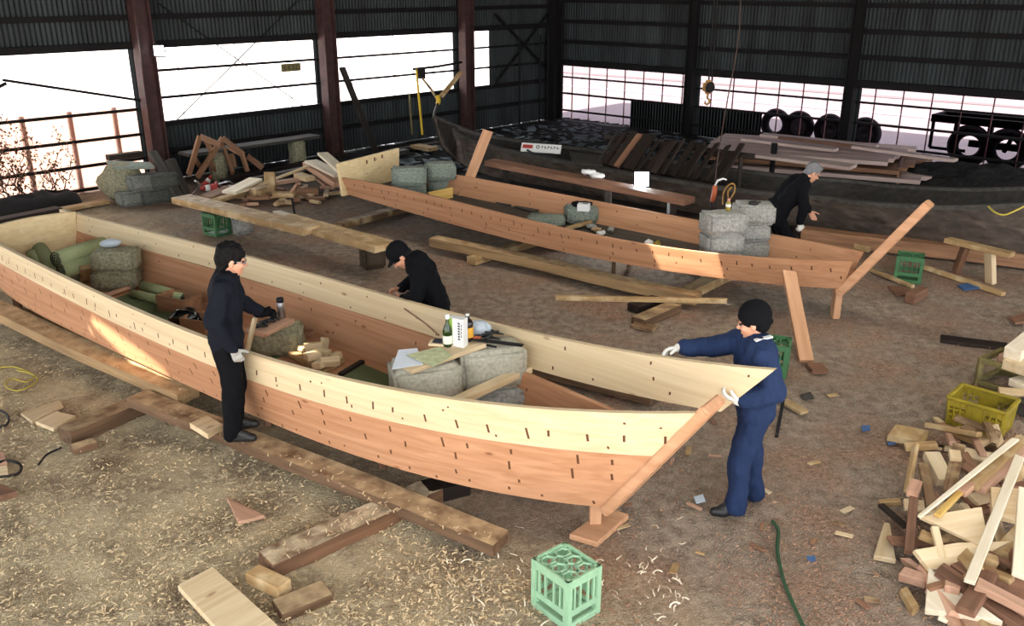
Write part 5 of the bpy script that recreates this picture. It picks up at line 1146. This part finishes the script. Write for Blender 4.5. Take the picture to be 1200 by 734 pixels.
# hoist block on its chain
q = aty(830, 102, 14.6); hb = empty('chain_hoist', q, .3, 'yellow brown hoist block with hook hanging below the right wall girts', 'hoist')
MB().box((0, 0, 0), (.19, .12, .22)).build('hoist_body', 'rust', hb, bevel=.05, seg=3); MB().lathe([(.07, -.012), (.085, 0), (.07, .012)], n=18).build('sheave', 'girt', hb).rotation_euler = (PI/2, 0, 0)
hb.children[-1].location = (0, -.06, .0)
MB().tube([(0, 0, -.1), (0, 0, -.17), (.035, 0, -.2), (.04, 0, -.24), (.0, 0, -.275), (-.04, 0, -.25), (-.035, 0, -.215)], [.018, .018, .018, .018, .018, .015, .008], 8).build('hook', 'rust', hb, True)
MB().tube([(0, 0, .1), (0, 0, 4.3)], .012, 6).tube([(.05, 0, .1), (.06, .02, 4.3)], .008, 6).build('chain', 'girt', hb)
# ------------------------------------------------------------------ lamps
def work_lamp(label, loc, face, size, power):
    r = empty('work_lamp', loc, math.atan2(face[1], face[0]), label, 'lamp')   # local +x = the way it shines
    MB().box((-.05, 0, 0), (.09, size*1.2, size*1.2)).build('housing', 'darkmetal', r, bevel=.015)
    MB().box((.0, 0, 0), (.012, size, size)).build('lamp_face', 'lamp', r)
    b = MB().tube([(-.05, -size*.68, 0), (-.05, -size*.68, -size*.7), (-.05, size*.68, -size*.7), (-.05, size*.68, 0)], .012, 6).build('bracket', 'darkmetal', r)
    l = bpy.data.lights.new('lamp_light', 'AREA'); l.energy = power; l.size = size; l.color = (.92, .97, 1); o = link(bpy.data.objects.new('lamp_light', l)); o.parent = r; o.location = (.02, 0, 0); o.rotation_euler = (0, -PI/2, 0); return r
q = LW(12.2, 2.55, .45); work_lamp('lit work lamp fixed high on the rusty column at left', q, (-q.x, -q.y), .17, 25)
q = aty(752, 210, 13.7); lamp2 = work_lamp('lit square work lamp standing on the long brown plank', q, (-q.x, -q.y), .21, 25)
pl = MB().tube([(-.05, 0, -.14), (-.05, 0, -.2)], .03, 8).box((-.05, 0, -.17), (.2, .3, .02)).build('stand', 'darkmetal', lamp2)
# ------------------------------------------------------------------ lumber stack, far right
A, B = at(836, 197, .05), at(1078, 217, .05); d = (B-A).normalized(); n = Vector((-d.y, d.x, 0)); L = (B-A).length
k = 0
for lay in range(3):
    for j in range(5):
        off_ = random.uniform(-.08, .08); z = .1+.155*lay; a = A+n*(.2+.46*j)+d*(off_-.15*lay); b = A+n*(.2+.46*j)+d*(L+off_-.35*lay+.12*j)
        where = ('bottom', 'middle', 'top')[lay]; row = ('nearest the old boat', 'second from the old boat', 'third from the old boat', 'fourth from the old boat', 'nearest the glazing')[j]
        plank('lumber_plank', 'long planed plank in the lumber stack, %s layer, %s' % (where, row), 'plank', Vector((a.x, a.y, z)), Vector((b.x, b.y, z)), .43, .08, 'lumber' if lay != 1 else 'oldpink', 'planks of the lumber stack')
    for f in (.08, .5, .9):
        a = A+d*L*f; b = a+n*2.3; plank('spacer', 'thin crosswise stick between layers of the lumber stack', 'spacer', Vector((a.x, a.y, .03+.155*lay)), Vector((b.x, b.y, .03+.155*lay)), .07, .05, 'brown', 'spacers of the lumber stack')
for (a, b, w, mt_, lb) in (((893, 158), (1028, 172), .3, 'lumber', 'loose plank on top of the lumber stack nearest the tyres'), ((905, 160), (1046, 177), .1, 'brown', 'reddish batten on top of the lumber stack'), ((872, 163), (980, 176), .25, 'lumber', 'second loose plank on top of the lumber stack'), ((1000, 172), (1120, 188), .2, 'lumber', 'pale plank jutting from the far end of the lumber stack'), ((845, 176), (1000, 196), .4, 'lumber', 'wide plank on the near top edge of the lumber stack')):
    plank('lumber_plank', lb, 'plank', at(*a, .56), at(*b, .56), w, .06, mt_)
plank('batten', 'pale batten on the ground along the near foot of the lumber stack', 'batten', at(955, 214, .08), at(1058, 220, .06), .1, .05, 'white_wood')
o = MB().tube([(0, 0, 0), (0, 0, .62)], [.06, .045], 10).box((0, 0, .7), (.1, .1, .2)).build('iron_post', 'girt'); o.location = (Vector(at(903, 215, 0))); tag(o, 'dark iron post standing by the lumber stack near the stooping man', 'post')
# earth heap at the foot of the glazing
hp = bmesh.new(); bmesh.ops.create_grid(hp, x_segments=46, y_segments=26, size=1)
for v in hp.verts:
    r_ = max(0, 1-(v.co.x**2+v.co.y**2)); v.co = Vector((v.co.x*2.3, v.co.y*.9, -.06+.42*r_**.8+.12*noise.noise(v.co*6)*(r_ > 0)+.05*noise.noise(v.co*15)))
me = bpy.data.meshes.new('earth_heap'); hp.to_mesh(me); hp.free(); me.materials.append(flat('dark_soil', '1c1a19', .95, bump=.8, bscale=20, var=.5)); eh = link(bpy.data.objects.new('earth_heap', me))
q = at(1142, 212, 0); eh.location = (q.x+.1, q.y-.45, 0); eh.rotation_euler = (0, 0, math.atan2(DR.y, DR.x)); tag(eh, 'heap of dark earth at the end of the lumber stack', 'earth heap')
# ------------------------------------------------------------------ tyres and trailer in the yard
def wheel(name, label, k, off, r_, hub, cat='wheel', par=None):
    q = RW(k, r_, off); e = empty(name, q, math.atan2(NR.y, NR.x), label, cat) if par is None else par
    t = MB().torus((0, 0, 0), r_*.74, r_*.26, 'x', 32, 10, (1, 1, 1.1)).build('tyre', 'tyre', e, True)
    if hub: MB().lathe([(r_*.56, -.06), (r_*.58, .05), (r_*.42, .07), (r_*.3, .0), (r_*.16, .02), (r_*.15, .09), (r_*.05, .1)], n=24).build('hub', 'hub', e, True).rotation_euler = (0, PI/2, 0)
    return e
def kfor(px, py, off):   # position along the right wall of the pixel column, off metres outside
    dd = ray(px, py); c = CN-NR*off; det = dd.x*(-DR.y)+DR.x*dd.y; t = (c.x*(-DR.y)+DR.x*c.y)/det; return (Vector((dd.x*t, dd.y*t, 0))-c).dot(DR)
for px, py, hub, lb in ((909, 145, False, 'bare tyre without a hub outside the glazing'), (936, 150, True, 'wheel with hub outside the glazing, next to the bare tyre'), (972, 153, True, 'wheel with hub outside the glazing, left of the column'), (1013, 160, True, 'wheel with hub outside the glazing, right of the column')):
    e = wheel('truck_wheel', lb, kfor(px, py, 1.), -1., .40, hub); e.location.z = .36
tr_ = empty('trailer', RW(kfor(1150, 170, .9), 0, -.9), math.atan2(DR.y, DR.x), 'dark trailer chassis with two bare tyres outside the glazing at right', 'trailer')
MB().bar((-1.0, .3, .95), (3, .3, .95), .12, .16).bar((-1., -.4, .95), (3, -.4, .95), .12, .16).bar((-.95, -.4, .95), (-.95, .3, .95), .1, .16).build('chassis', 'girt', tr_)
MB().bar((-.95, -.4, .3), (-.95, -.4, .9), .06, .06).bar((-.95, -.4, .3), (-.2, -.4, .3), .06, .06).bar((-.45, -.4, .3), (-.45, -.4, .9), .2, .06).build('side_guard', 'girt', tr_)
MB().bar((-.2, -.2, .45), (2, -.2, .45), .12, .14).bar((.2, -.25, .4), (.2, -.25, .95), .12, .1).bar((1.05, -.25, .4), (1.05, -.25, .95), .12, .1).bar((.55, -.3, .35), (.75, -.3, .95), .08, .08).build('suspension', 'girt', tr_)
for px, py in ((1140, 175), (1184, 180)):
    kx = kfor(px, py, .8)-kfor(1150, 170, .9)
    t = MB().torus((kx, -.12 if 0 else -.42, .43), .335, .125, 'y', 32, 10).build('tyre', 'tyre', tr_, True)
# ------------------------------------------------------------------ far left corner: block pile, leaning timbers, cones, frames
def wblk(label, px, z0, size, mat, rz=.75): p = at(px[0], px[1], z0); return block('concrete_block', label, 'block', (p.x, p.y, z0), size, rz, mat)
o = MB().ell((0, 0, .36), (.42, .34, .36), None, 24, 16).build('boulder', 'concrete_dark', None, True)
for v in o.data.vertices: v.co += noise.noise_vector(v.co*4)*.08+noise.noise_vector(v.co*14)*.03
p = at(146, 236, 0); o.location = (p.x, p.y, 0); tag(o, 'round mossy boulder leaning on the block pile by the left window', 'boulder')
for px, z0, sz, lb in (((160, 239), 0, (.62, .36, .26), 'pale grey block of the pile by the left window, lower left'), ((186, 236), 0, (.7, .36, .26), 'dark grey block of the pile by the left window, lower right'), ((173, 238), .265, (.6, .36, .26), 'grey block of the pile by the left window, upper left'), ((194, 236), .265, (.5, .36, .26), 'dark block of the pile by the left window, upper right')):
    p = at(px[0], px[1], 0); block('concrete_block', lb, 'block', (p.x, p.y, z0), sz, .75, 'concrete_pile' if 'grey block' in lb and 'dark' not in lb else 'concrete_shade')
slab('board', 'grey green board lying on top of the block pile by the left window', 'board', [at(124, 188, .72), at(134, 196, .68), at(181, 195, .66), at(176, 190, .68)], 0, .05, 'concrete_green')
plank('board', 'dark board end behind the block pile by the left window', 'board', at(126, 185, .75), at(166, 180, .75), .16, .1, 'dark_wood')
plank('batten', 'weathered timber leaning over the block pile, longer one', 'batten', at(212, 235, .05), at(172, 181, .85)+Vector((0, .25, 0)), .16, .08, 'grey_wood')
plank('batten', 'weathered timber leaning over the block pile, shorter one', 'batten', at(219, 231, .05), at(193, 190, .72)+Vector((0, .25, 0)), .18, .1, 'grey_wood')
plank('batten', 'pale reddish board at the sill of the left window', 'board', at(60, 248, .05), at(126, 236, .05), .2, .06, 'tan')
plank('batten', 'dark timber along the ground under the left window', 'timber', at(-5, 262, .06), at(70, 247, .06), .24, .14, 'dark_wood')
plank('batten', 'pale rod lying behind the stern of the front boat', 'rod', at(-5, 268, .05), at(52, 255, .05), .05, .04, 'tan')
def frame(label, x0, feet, apexz, pts):
    pass
def aframe(label, Y, segs, w, mat):
    r = empty('sawhorse', aty(segs[0][0][0], segs[0][0][1], Y)*1, 0, label, 'frame'); r.location.z = 0
    for i, (a, b, dy0, dy1) in enumerate(segs): part('bar', r, aty(a[0], a[1], Y+dy0), aty(b[0], b[1], Y+dy1), w, .05, mat, PI/2)
    return r
aframe('pale wooden A-frame against the left wall, nearest the rusty column', 17.6, [((234, 160), (221, 205), 0, -.4), ((234, 160), (258, 170), 0, .1), ((241, 164), (248, 178), .1, .0), ((229, 187), (238, 200), -.2, .3)], .11, 'oldpink')
aframe('brown wooden A-frame against the left wall, farther one', 17.9, [((261, 162), (231, 208), 0, -.5), ((261, 162), (285, 181), 0, .2), ((260, 168), (273, 203), .1, -.2), ((283, 179), (290, 201), .1, .0), ((244, 188), (258, 206), -.3, .1), ((268, 172), (284, 181), .1, .2), ((271, 180), (275, 196), .2, .2), ((290, 183), (308, 197), .3, .3)], .11, 'oldpink')
plank('plank', 'long grey plank on blocks behind the A-frames along the left wall', 'plank', LW(12.2, .62, .9), LW(9.1, .62, .9), .4, .06, 'grey_wood')
for k in (11.5, 9.6):
    q = LW(k, 0, .9); block('support_block', 'dark block under the grey plank along the left wall, '+('near the column' if k > 11 else 'farther from the column'), 'block', q, (.3, .3, .58), .6, 'concrete_dark')
def cone(label, p, d, sc=.8):
    r = empty('traffic_cone', p, 0, label, 'traffic cone'); r.rotation_euler = Vector(d).to_track_quat('Z', 'Y').to_euler(); r.scale = (sc, sc, sc)
    MB().lathe([(.15, 0), (.15, .02), (.11, .03), (.085, .16)], n=18).build('cone_body', 'red_paint', r, True); MB().lathe([(.0855, .16), (.065, .27)], n=18).build('white_band', 'white_paint', r, True); MB().lathe([(.064, .27), (.04, .4), (.03, .41)], n=18).build('tip', 'red_paint', r, True); return r
cone('fallen red and white traffic cone by the scrap at the left wall', at(254, 220, .15), (-.8, -.5, .05)); cone('red traffic cone tilted behind the fallen white-banded one', at(240, 218, .05), (.5, .3, .8), .6)
cord('bent_pipe', 'bent grey pipe on the ground by the traffic cones', 'pipe', [at(226, 228, .05), at(232, 222, .2), at(233, 216, .4), at(229, 212, .5)], .025, 'metal')
cord('wire_frame', 'bent wire frame behind the traffic cones', 'wire', [at(256, 216, .25), at(268, 213, .3), at(273, 217, .15), at(262, 219, .12), at(256, 216, .25)], .015, 'metal')
# ------------------------------------------------------------------ scrap timber along the left wall
for a, z0, b, z1, w, h, m_, lb in (((268, 226), .22, (300, 210), .32, .3, .05, 'white_wood', 'short pale board on the scrap timber at the left wall'), ((296, 220), .2, (361, 195), .45, .07, .04, 'pale', 'long pale lath sloping over the scrap timber at the left wall'),
        ((241, 232), .1, (272, 220), .15, .3, .06, 'oldpink', 'reddish board at the left end of the scrap timber'), ((254, 235), .08, (296, 222), .1, .2, .06, 'tan', 'tan board in front of the scrap timber'),
        ((305, 217), .2, (368, 208), .25, .16, .06, 'pink', 'long reddish board in the scrap timber at the left wall'), ((349, 205), .3, (364, 210), .28, .2, .08, 'pale', 'short pale block on the long reddish scrap board'),
        ((363, 192), .42, (400, 216), .28, .3, .1, 'pink', 'thick pink plank leaning on the stern of the second boat'), ((364, 189), .5, (399, 206), .42, .26, .05, 'white_wood', 'pale plank on top of the thick pink plank by the stern'), ((378, 180), .75, (401, 200), .6, .2, .05, 'white_wood', 'short pale plank leaning against the stern of the second boat'),
        ((367, 205), .22, (383, 218), .06, .1, .05, 'pink', 'short reddish batten by the stern of the second boat, left of two'), ((374, 205), .24, (390, 216), .1, .12, .05, 'pink', 'short reddish batten by the stern of the second boat, right of two'),
        ((347, 225), .08, (373, 224), .08, .22, .1, 'oldpink', 'rough split log end in front of the scrap timber'), ((320, 228), .08, (346, 228), .08, .2, .08, 'tan', 'tan offcut in front of the scrap timber'), ((290, 231), .08, (316, 230), .08, .22, .08, 'oldpink', 'reddish offcut in front of the scrap timber'),
        ((296, 226), .2, (314, 222), .2, .2, .14, 'old', 'worn block on the scrap timber'), ((342, 226), .1, (350, 215), .3, .1, .05, 'pink', 'splintered pink stick in the scrap timber'),
        ((260, 214), .08, (360, 191), .15, .14, .1, 'dark_wood', 'long dark timber behind the scrap at the left wall'), ((290, 212), .1, (365, 196), .2, .14, .08, 'grey_wood', 'long grey timber behind the scrap at the left wall'), ((400, 196), .06, (470, 178), .06, .2, .06, 'grey_wood', 'grey plank on the ground behind the second boat stern'), ((450, 179), .05, (552, 161), .05, .2, .08, 'dark_wood', 'long dark timber along the foot of the left wall near the corner'),
        ((486, 171), .1, (508, 175), .1, .3, .08, 'tan', 'short tan board lying on the dark litter behind the second boat'), ((462, 180), .2, (476, 177), .2, .2, .1, 'grey_wood', 'grey block behind the transom of the second boat'), ((324, 248), .04, (362, 260), .04, .14, .03, 'white_wood', 'narrow pale board on the ground behind the thick planks')):
    plank('scrap_timber', lb, 'scrap wood', at(*a, z0), at(*b, z1), w, h, m_)
plank('scrap_block', 'upright tan block standing among the scrap timber', 'block', at(317, 229, .02), at(317, 229, .02)+Vector((0, .1, .42)), .2, .1, 'tan')
plank('iron_rod', 'thin dark rod standing in the ground behind the thick planks', 'rod', at(346, 255, 0), aty(342, 232, at(346, 255, 0).y), .03, .03, 'darkmetal')
for i in range(24):
    c = at(rng.uniform(250, 395), rng.uniform(218, 240), .04); a = rng.uniform(0, PI); d = Vector((math.cos(a), math.sin(a), 0))*rng.uniform(.1, .3)
    plank('scrap_piece', 'small offcut strewn before the scrap timber at the left wall', 'scrap wood', c-d, c+d, rng.uniform(.05, .14), .05, mats_[i % 8], 'offcuts along the left wall')
# ------------------------------------------------------------------ straps and poles by the third column
Y0 = 21.3
cord('yellow_pole', 'thin bright yellow pole standing by the glazing near the old boat bow', 'pole', [aty(488, 81, Y0), aty(491, 115, Y0), aty(495, 158, Y0)], .028, 'yellow_paint')
cord('steel_rail', 'thin dark rail from the yellow pole to the rusty column', 'rail', [aty(484, 81, Y0), aty(512, 78, Y0+.4), aty(541, 73, Y0+.8)], .03, 'girt')
cord('pole', 'faint old yellow pole left of the bright yellow one', 'pole', [aty(480, 110, Y0+1), aty(481, 130, Y0+1), aty(483, 158, Y0+1)], .025, 'olive_metal')
o = MB().box((0, 0, 0), (.22, .06, .24)).build('sign_plate', 'girt', bevel=.01); o.location = aty(493, 86, Y0+.02); tag(o, 'small dark plate hanging at the top of the yellow pole', 'plate')
cord('sling', 'dark sling running down from the plate to the old boat bow', 'sling', [aty(495, 92, Y0-.1), aty(506, 106, Y0-.3), aty(513, 118, 20.6)], .03, 'old')
cord('sling', 'grey rope tying the old boat bow', 'rope', [aty(513, 121, 20.6), aty(510, 129, 19.5), aty(508, 138, 17.75)], .03, 'grey_wood')
cord('strap', 'yellow strap knotted above the old boat bow', 'strap', [aty(512, 112, 20.5), aty(514, 117, 20.5), aty(513, 122, 20.5)], .05, 'yellow_paint')
plank('pole', 'pale slanting timber pole above the old boat bow', 'pole', aty(517, 113, 20.6), aty(540, 85, 21.2), .09, .07, 'tan')
plank('board', 'dark narrow board leaning on the glazing beside the second column', 'board', LW(7.5, .0, 1.0), LW(7.75, 1.95, .2), .2, .05, 'dark_wood')
# plate on the middle window
sg = empty('sign_plate', LW(9.05, 2.02, .1), math.atan2(DL.y, DL.x), 'small dark sign plate hanging in the second window', 'sign')
MB().box((0, 0, 0), (.5, .03, .17)).build('panel', 'olive_metal', sg, bevel=.006)
gl = MB()
for i, x in enumerate((-.16, -.06, .05, .15)): gl.box((x, -.017, .03), (.05, .004, .012)).box((x, -.017, -.03), (.05, .004, .012)).box((x-.02+.013*(i % 3), -.017, 0), (.012, .004, .07))
gl.build('lettering', 'ink', sg)
# white sign board in the old boat
p = aty(634, 174, 16.6); wb = empty('sign_board', p, math.radians(-16), 'long white board with a red panel and dark lettering lying in the old boat', 'sign')
wb.rotation_euler = (math.radians(-30), 0, math.radians(-22))
MB().box((0, 0, 0), (.78, .03, .17)).build('panel', 'white_paint', wb, bevel=.004)
MB().box((-.26, -.017, .015), (.2, .004, .07)).build('red_patch', 'red_paint', wb)
lt_ = MB().torus((-.06, -.017, .02), .028, .008, 'y', 16, 6)
for i in range(6): lt_.box((.02+.06*i, -.017, .02), (.012, .004, .055)).box((.04+.06*i, -.017, .03-.02*(i % 2)), (.03, .004, .012))
lt_.build('lettering', 'ink', wb)
cord('cable', 'black cable over the old boat by the white sign board', 'cable', [aty(618, 176, 16.2), aty(626, 180, 16.0), aty(640, 182, 15.9), aty(652, 184, 15.8)], .02, 'black')
for i, (x, y) in enumerate(((690, 204), (700, 208))):
    o = MB().ell((0, 0, .03), (.12, .07, .045), None, 12, 8).build('cloth_scrap', 'white_paint', None, True)
    for v in o.data.vertices: v.co += noise.noise_vector(v.co*16+Vector((i*3, 0, 0)))*.03
    o.location = aty(x, y, 13.75); tag(o, ('white rag on the long brown plank, left one', 'white rag on the long brown plank, right one')[i], 'rag')
for i, (x, y, Y) in enumerate(((1050, 253, 12.6), (1148, 244, 12.0))):
    if i == 0:
        o = MB().ell((0, 0, .03), (.1, .08, .06), None, 12, 8).build('bag_scrap', 'white_paint', None, True)
        for v in o.data.vertices: v.co += noise.noise_vector(v.co*16)*.03
        o.location = at(1052, 254, .42); tag(o, 'crumpled white bag hanging at the side of the old boat', 'bag')
o = plank('long_timber', 'long reddish timber lying along the foot of the old boat at right', 'timber', at(940, 274, .13), at(1230, 308, .13), .26, .2, 'oldpink', warp=.02)
cord('cord', 'yellow cord looped over the rail of the old boat at right', 'cord', [aty(1158, 242, 11.2), aty(1166, 249, 11.0), aty(1176, 252, 10.9), aty(1188, 248, 10.9), aty(1204, 240, 11.0)], .012, 'yellow_cord')
# ------------------------------------------------------------------ dead creeper at the left window
vm = MB(); lv = MB(); rv = random.Random(5)
for i in range(26):
    k = rv.uniform(14.0, 15.6); p = LW(k, rv.uniform(0, .3), .12); pts = [p]; top = rv.uniform(.6, 1.75)*(1 if k > 14.8 else .75); dx = rv.uniform(-.05, .05)
    while pts[-1].z < top and len(pts) < 30:
        pts.append(pts[-1]+DL*rv.uniform(-.09, .08)+NL*rv.uniform(-.03, .03)+Vector((0, 0, rv.uniform(.04, .11)))); q = pts[-1]
        for _ in range(3):
            c = q+Vector((rv.uniform(-.1, .1), rv.uniform(-.1, .1), rv.uniform(-.1, .08))); e1 = Vector((rv.uniform(-1, 1), rv.uniform(-1, 1), rv.uniform(-1, 1))).normalized(); e2_ = e1.orthogonal().normalized(); s = rv.uniform(.018, .04)
            lv.add([c-e1*s, c+e2_*s*.6, c+e1*s, c-e2_*s*.6], [(0, 1, 2, 3)])
    vm.tube(pts, [.012*(1-.8*j/len(pts)) for j in range(len(pts))], 5)
vr = empty('dead_creeper', LW(14.8, 0, .12), 0, 'dead brown creeper climbing inside the leftmost window', 'plant')
for m_, nm, mt_ in ((vm, 'stem', 'vine'), (lv, 'foliage', 'leaf')): o = m_.build(nm, mt_, fix=False); o.parent = vr; o.matrix_parent_inverse = Matrix.Translation(-vr.location); o['kind'] = 'stuff'
o = MB().ell((0, 0, .1), (.8, .35, .22), None, 24, 12).build('brush_heap', flat('dark_brush', '171413', .95, bump=1, bscale=30), None, True)
for v in o.data.vertices: v.co += noise.noise_vector(v.co*5)*.1+noise.noise_vector(v.co*22)*.05
q = at(42, 246, 0); o.location = (q.x, q.y, 0); o.rotation_euler = (0, 0, .8); tag(o, 'low dark heap of dead brush at the foot of the leftmost window', 'brush heap')
# ------------------------------------------------------------------ litter and shavings (uncountable)
def stuff(name, mb, mats, label, cat):
    o = mb.build(name, mats, fix=False); return tag(o, label, cat, None, 'stuff')
dm = MB(); r2 = random.Random(3)
for i in range(1500):
    x, y = r2.uniform(470, 900), r2.uniform(140, 200); c = at(x, y, .0)
    if c.y < 15.8 or c.y > 26 or (c-CN).dot(NL) < .75 or (c-CN).dot(NR) < .75: continue
    a, s = r2.uniform(0, PI), r2.uniform(.03, .13); u = Vector((math.cos(a), math.sin(a), r2.uniform(-.2, .2)))*s; w = Vector((-math.sin(a), math.cos(a), r2.uniform(-.4, .4)))*s*r2.uniform(.3, .9); c.z = r2.uniform(.01, .09)
    dm.add([c-u-w, c+u-w, c+u+w, c-u+w], [(0, 1, 2, 3)])
stuff('floor_litter', dm, 'debris', 'grey blue litter of chips and scraps strewn in the far corner', 'litter')
def shavings(cnt, region, seed, lo, hi):
    m = MB(); r_ = random.Random(seed); made = 0; tries = 0
    while made < cnt and tries < cnt*12:
        tries += 1; px, py = r_.uniform(-20, 1220), 250+(490*r_.random()**.8); c = at(px, py, 0)
        if not region(c, px, py) or noise.noise(Vector((c.x*1.3, c.y*1.3, seed))) < r_.uniform(-.5, .35): continue
        made += 1; a = r_.uniform(0, 2*PI); L = r_.uniform(lo, hi); k_ = max(1., c.y/7.5); L *= k_; w = r_.uniform(.0025, .006)*k_; n = 4; cur = r_.uniform(-2.6, 2.6); rise = r_.uniform(.0, .9); vs = []; p = Vector((c.x, c.y, r_.uniform(.004, .02))); el = rise
        for j in range(n+1):
            d = Vector((math.cos(a)*math.cos(el), math.sin(a)*math.cos(el), math.sin(el))); s_ = Vector((-math.sin(a), math.cos(a), .35)).normalized()*w
            vs += [p-s_, p+s_]; p = p+d*L/n; a += cur/n; el -= rise*2.1/n; p.z = max(.004, p.z)
        m.add(vs, [(2*j, 2*j+1, 2*j+3, 2*j+2) for j in range(n)])
    return m
infront = lambda c: (-.79*c.x-.55*c.y) > -3.2 or c.y < 5.0
def clear(c): u = (c.x+5.63)*.79-(c.y-11.328)*.61; v = -(c.x+5.63)*.61-(c.y-11.328)*.79; return not (-.2 < u < 8.5 and .1 < v < 1.5)
stuff('wood_shavings', shavings(5200, lambda c, x, y: (-.79*c.x-.61*c.y) > -3.6 and x < 640 and clear(c), 1, .015, .055), 'shade', 'pale curled wood shavings strewn over the sawdust left of the bow', 'shavings')
stuff('wood_shavings', shavings(6500, lambda c, x, y: (x > 640 or (-.79*c.x-.61*c.y) < -3.6) and clear(c) and c.y < 14.5, 2, .012, .04), 'shave_red', 'small reddish shavings strewn over the bare earth around both boats', 'shavings')
stuff('wood_shavings', shavings(260, lambda c, x, y: 520 < x < 800 and y > 600, 4, .04, .10), 'white_wood', 'white curled shavings on the earth round the pale green crate', 'shavings')
# shavings lying on the worn timbers
tm_ = MB(); r3 = random.Random(9)
for (a, b, z, w_) in (((200, 482), (570, 628), .25, .18), ((315, 655), (500, 575), .135, .18), ((-20, 352), (210, 458), .26, .18)):
    A_, B_ = at(*a, z), at(*b, z); zz = (.252, .215) if z == .25 else ((.135, .135) if z == .135 else (.262, .262))
    for i in range(130):
        f = r3.random(); f = min(1, max(0, f+r3.gauss(0, .05))); p = A_.lerp(B_, f); s_ = Vector((-(B_-A_).y, (B_-A_).x, 0)).normalized(); p += s_*r3.uniform(-.5, .5)*w_; p.z = zz[0]+(zz[1]-zz[0])*f+.008
        t = r3.uniform(0, PI); u = Vector((math.cos(t), math.sin(t), r3.uniform(-.2, .5)))*r3.uniform(.006, .02); w2 = Vector((-math.sin(t), math.cos(t), .1))*.004
        tm_.add([p-u-w2, p+u-w2, p+u+w2, p-u+w2], [(0, 1, 2, 3)])
stuff('wood_shavings', tm_, 'pale', 'pale shavings lying on the worn timbers along the front boat', 'shavings')
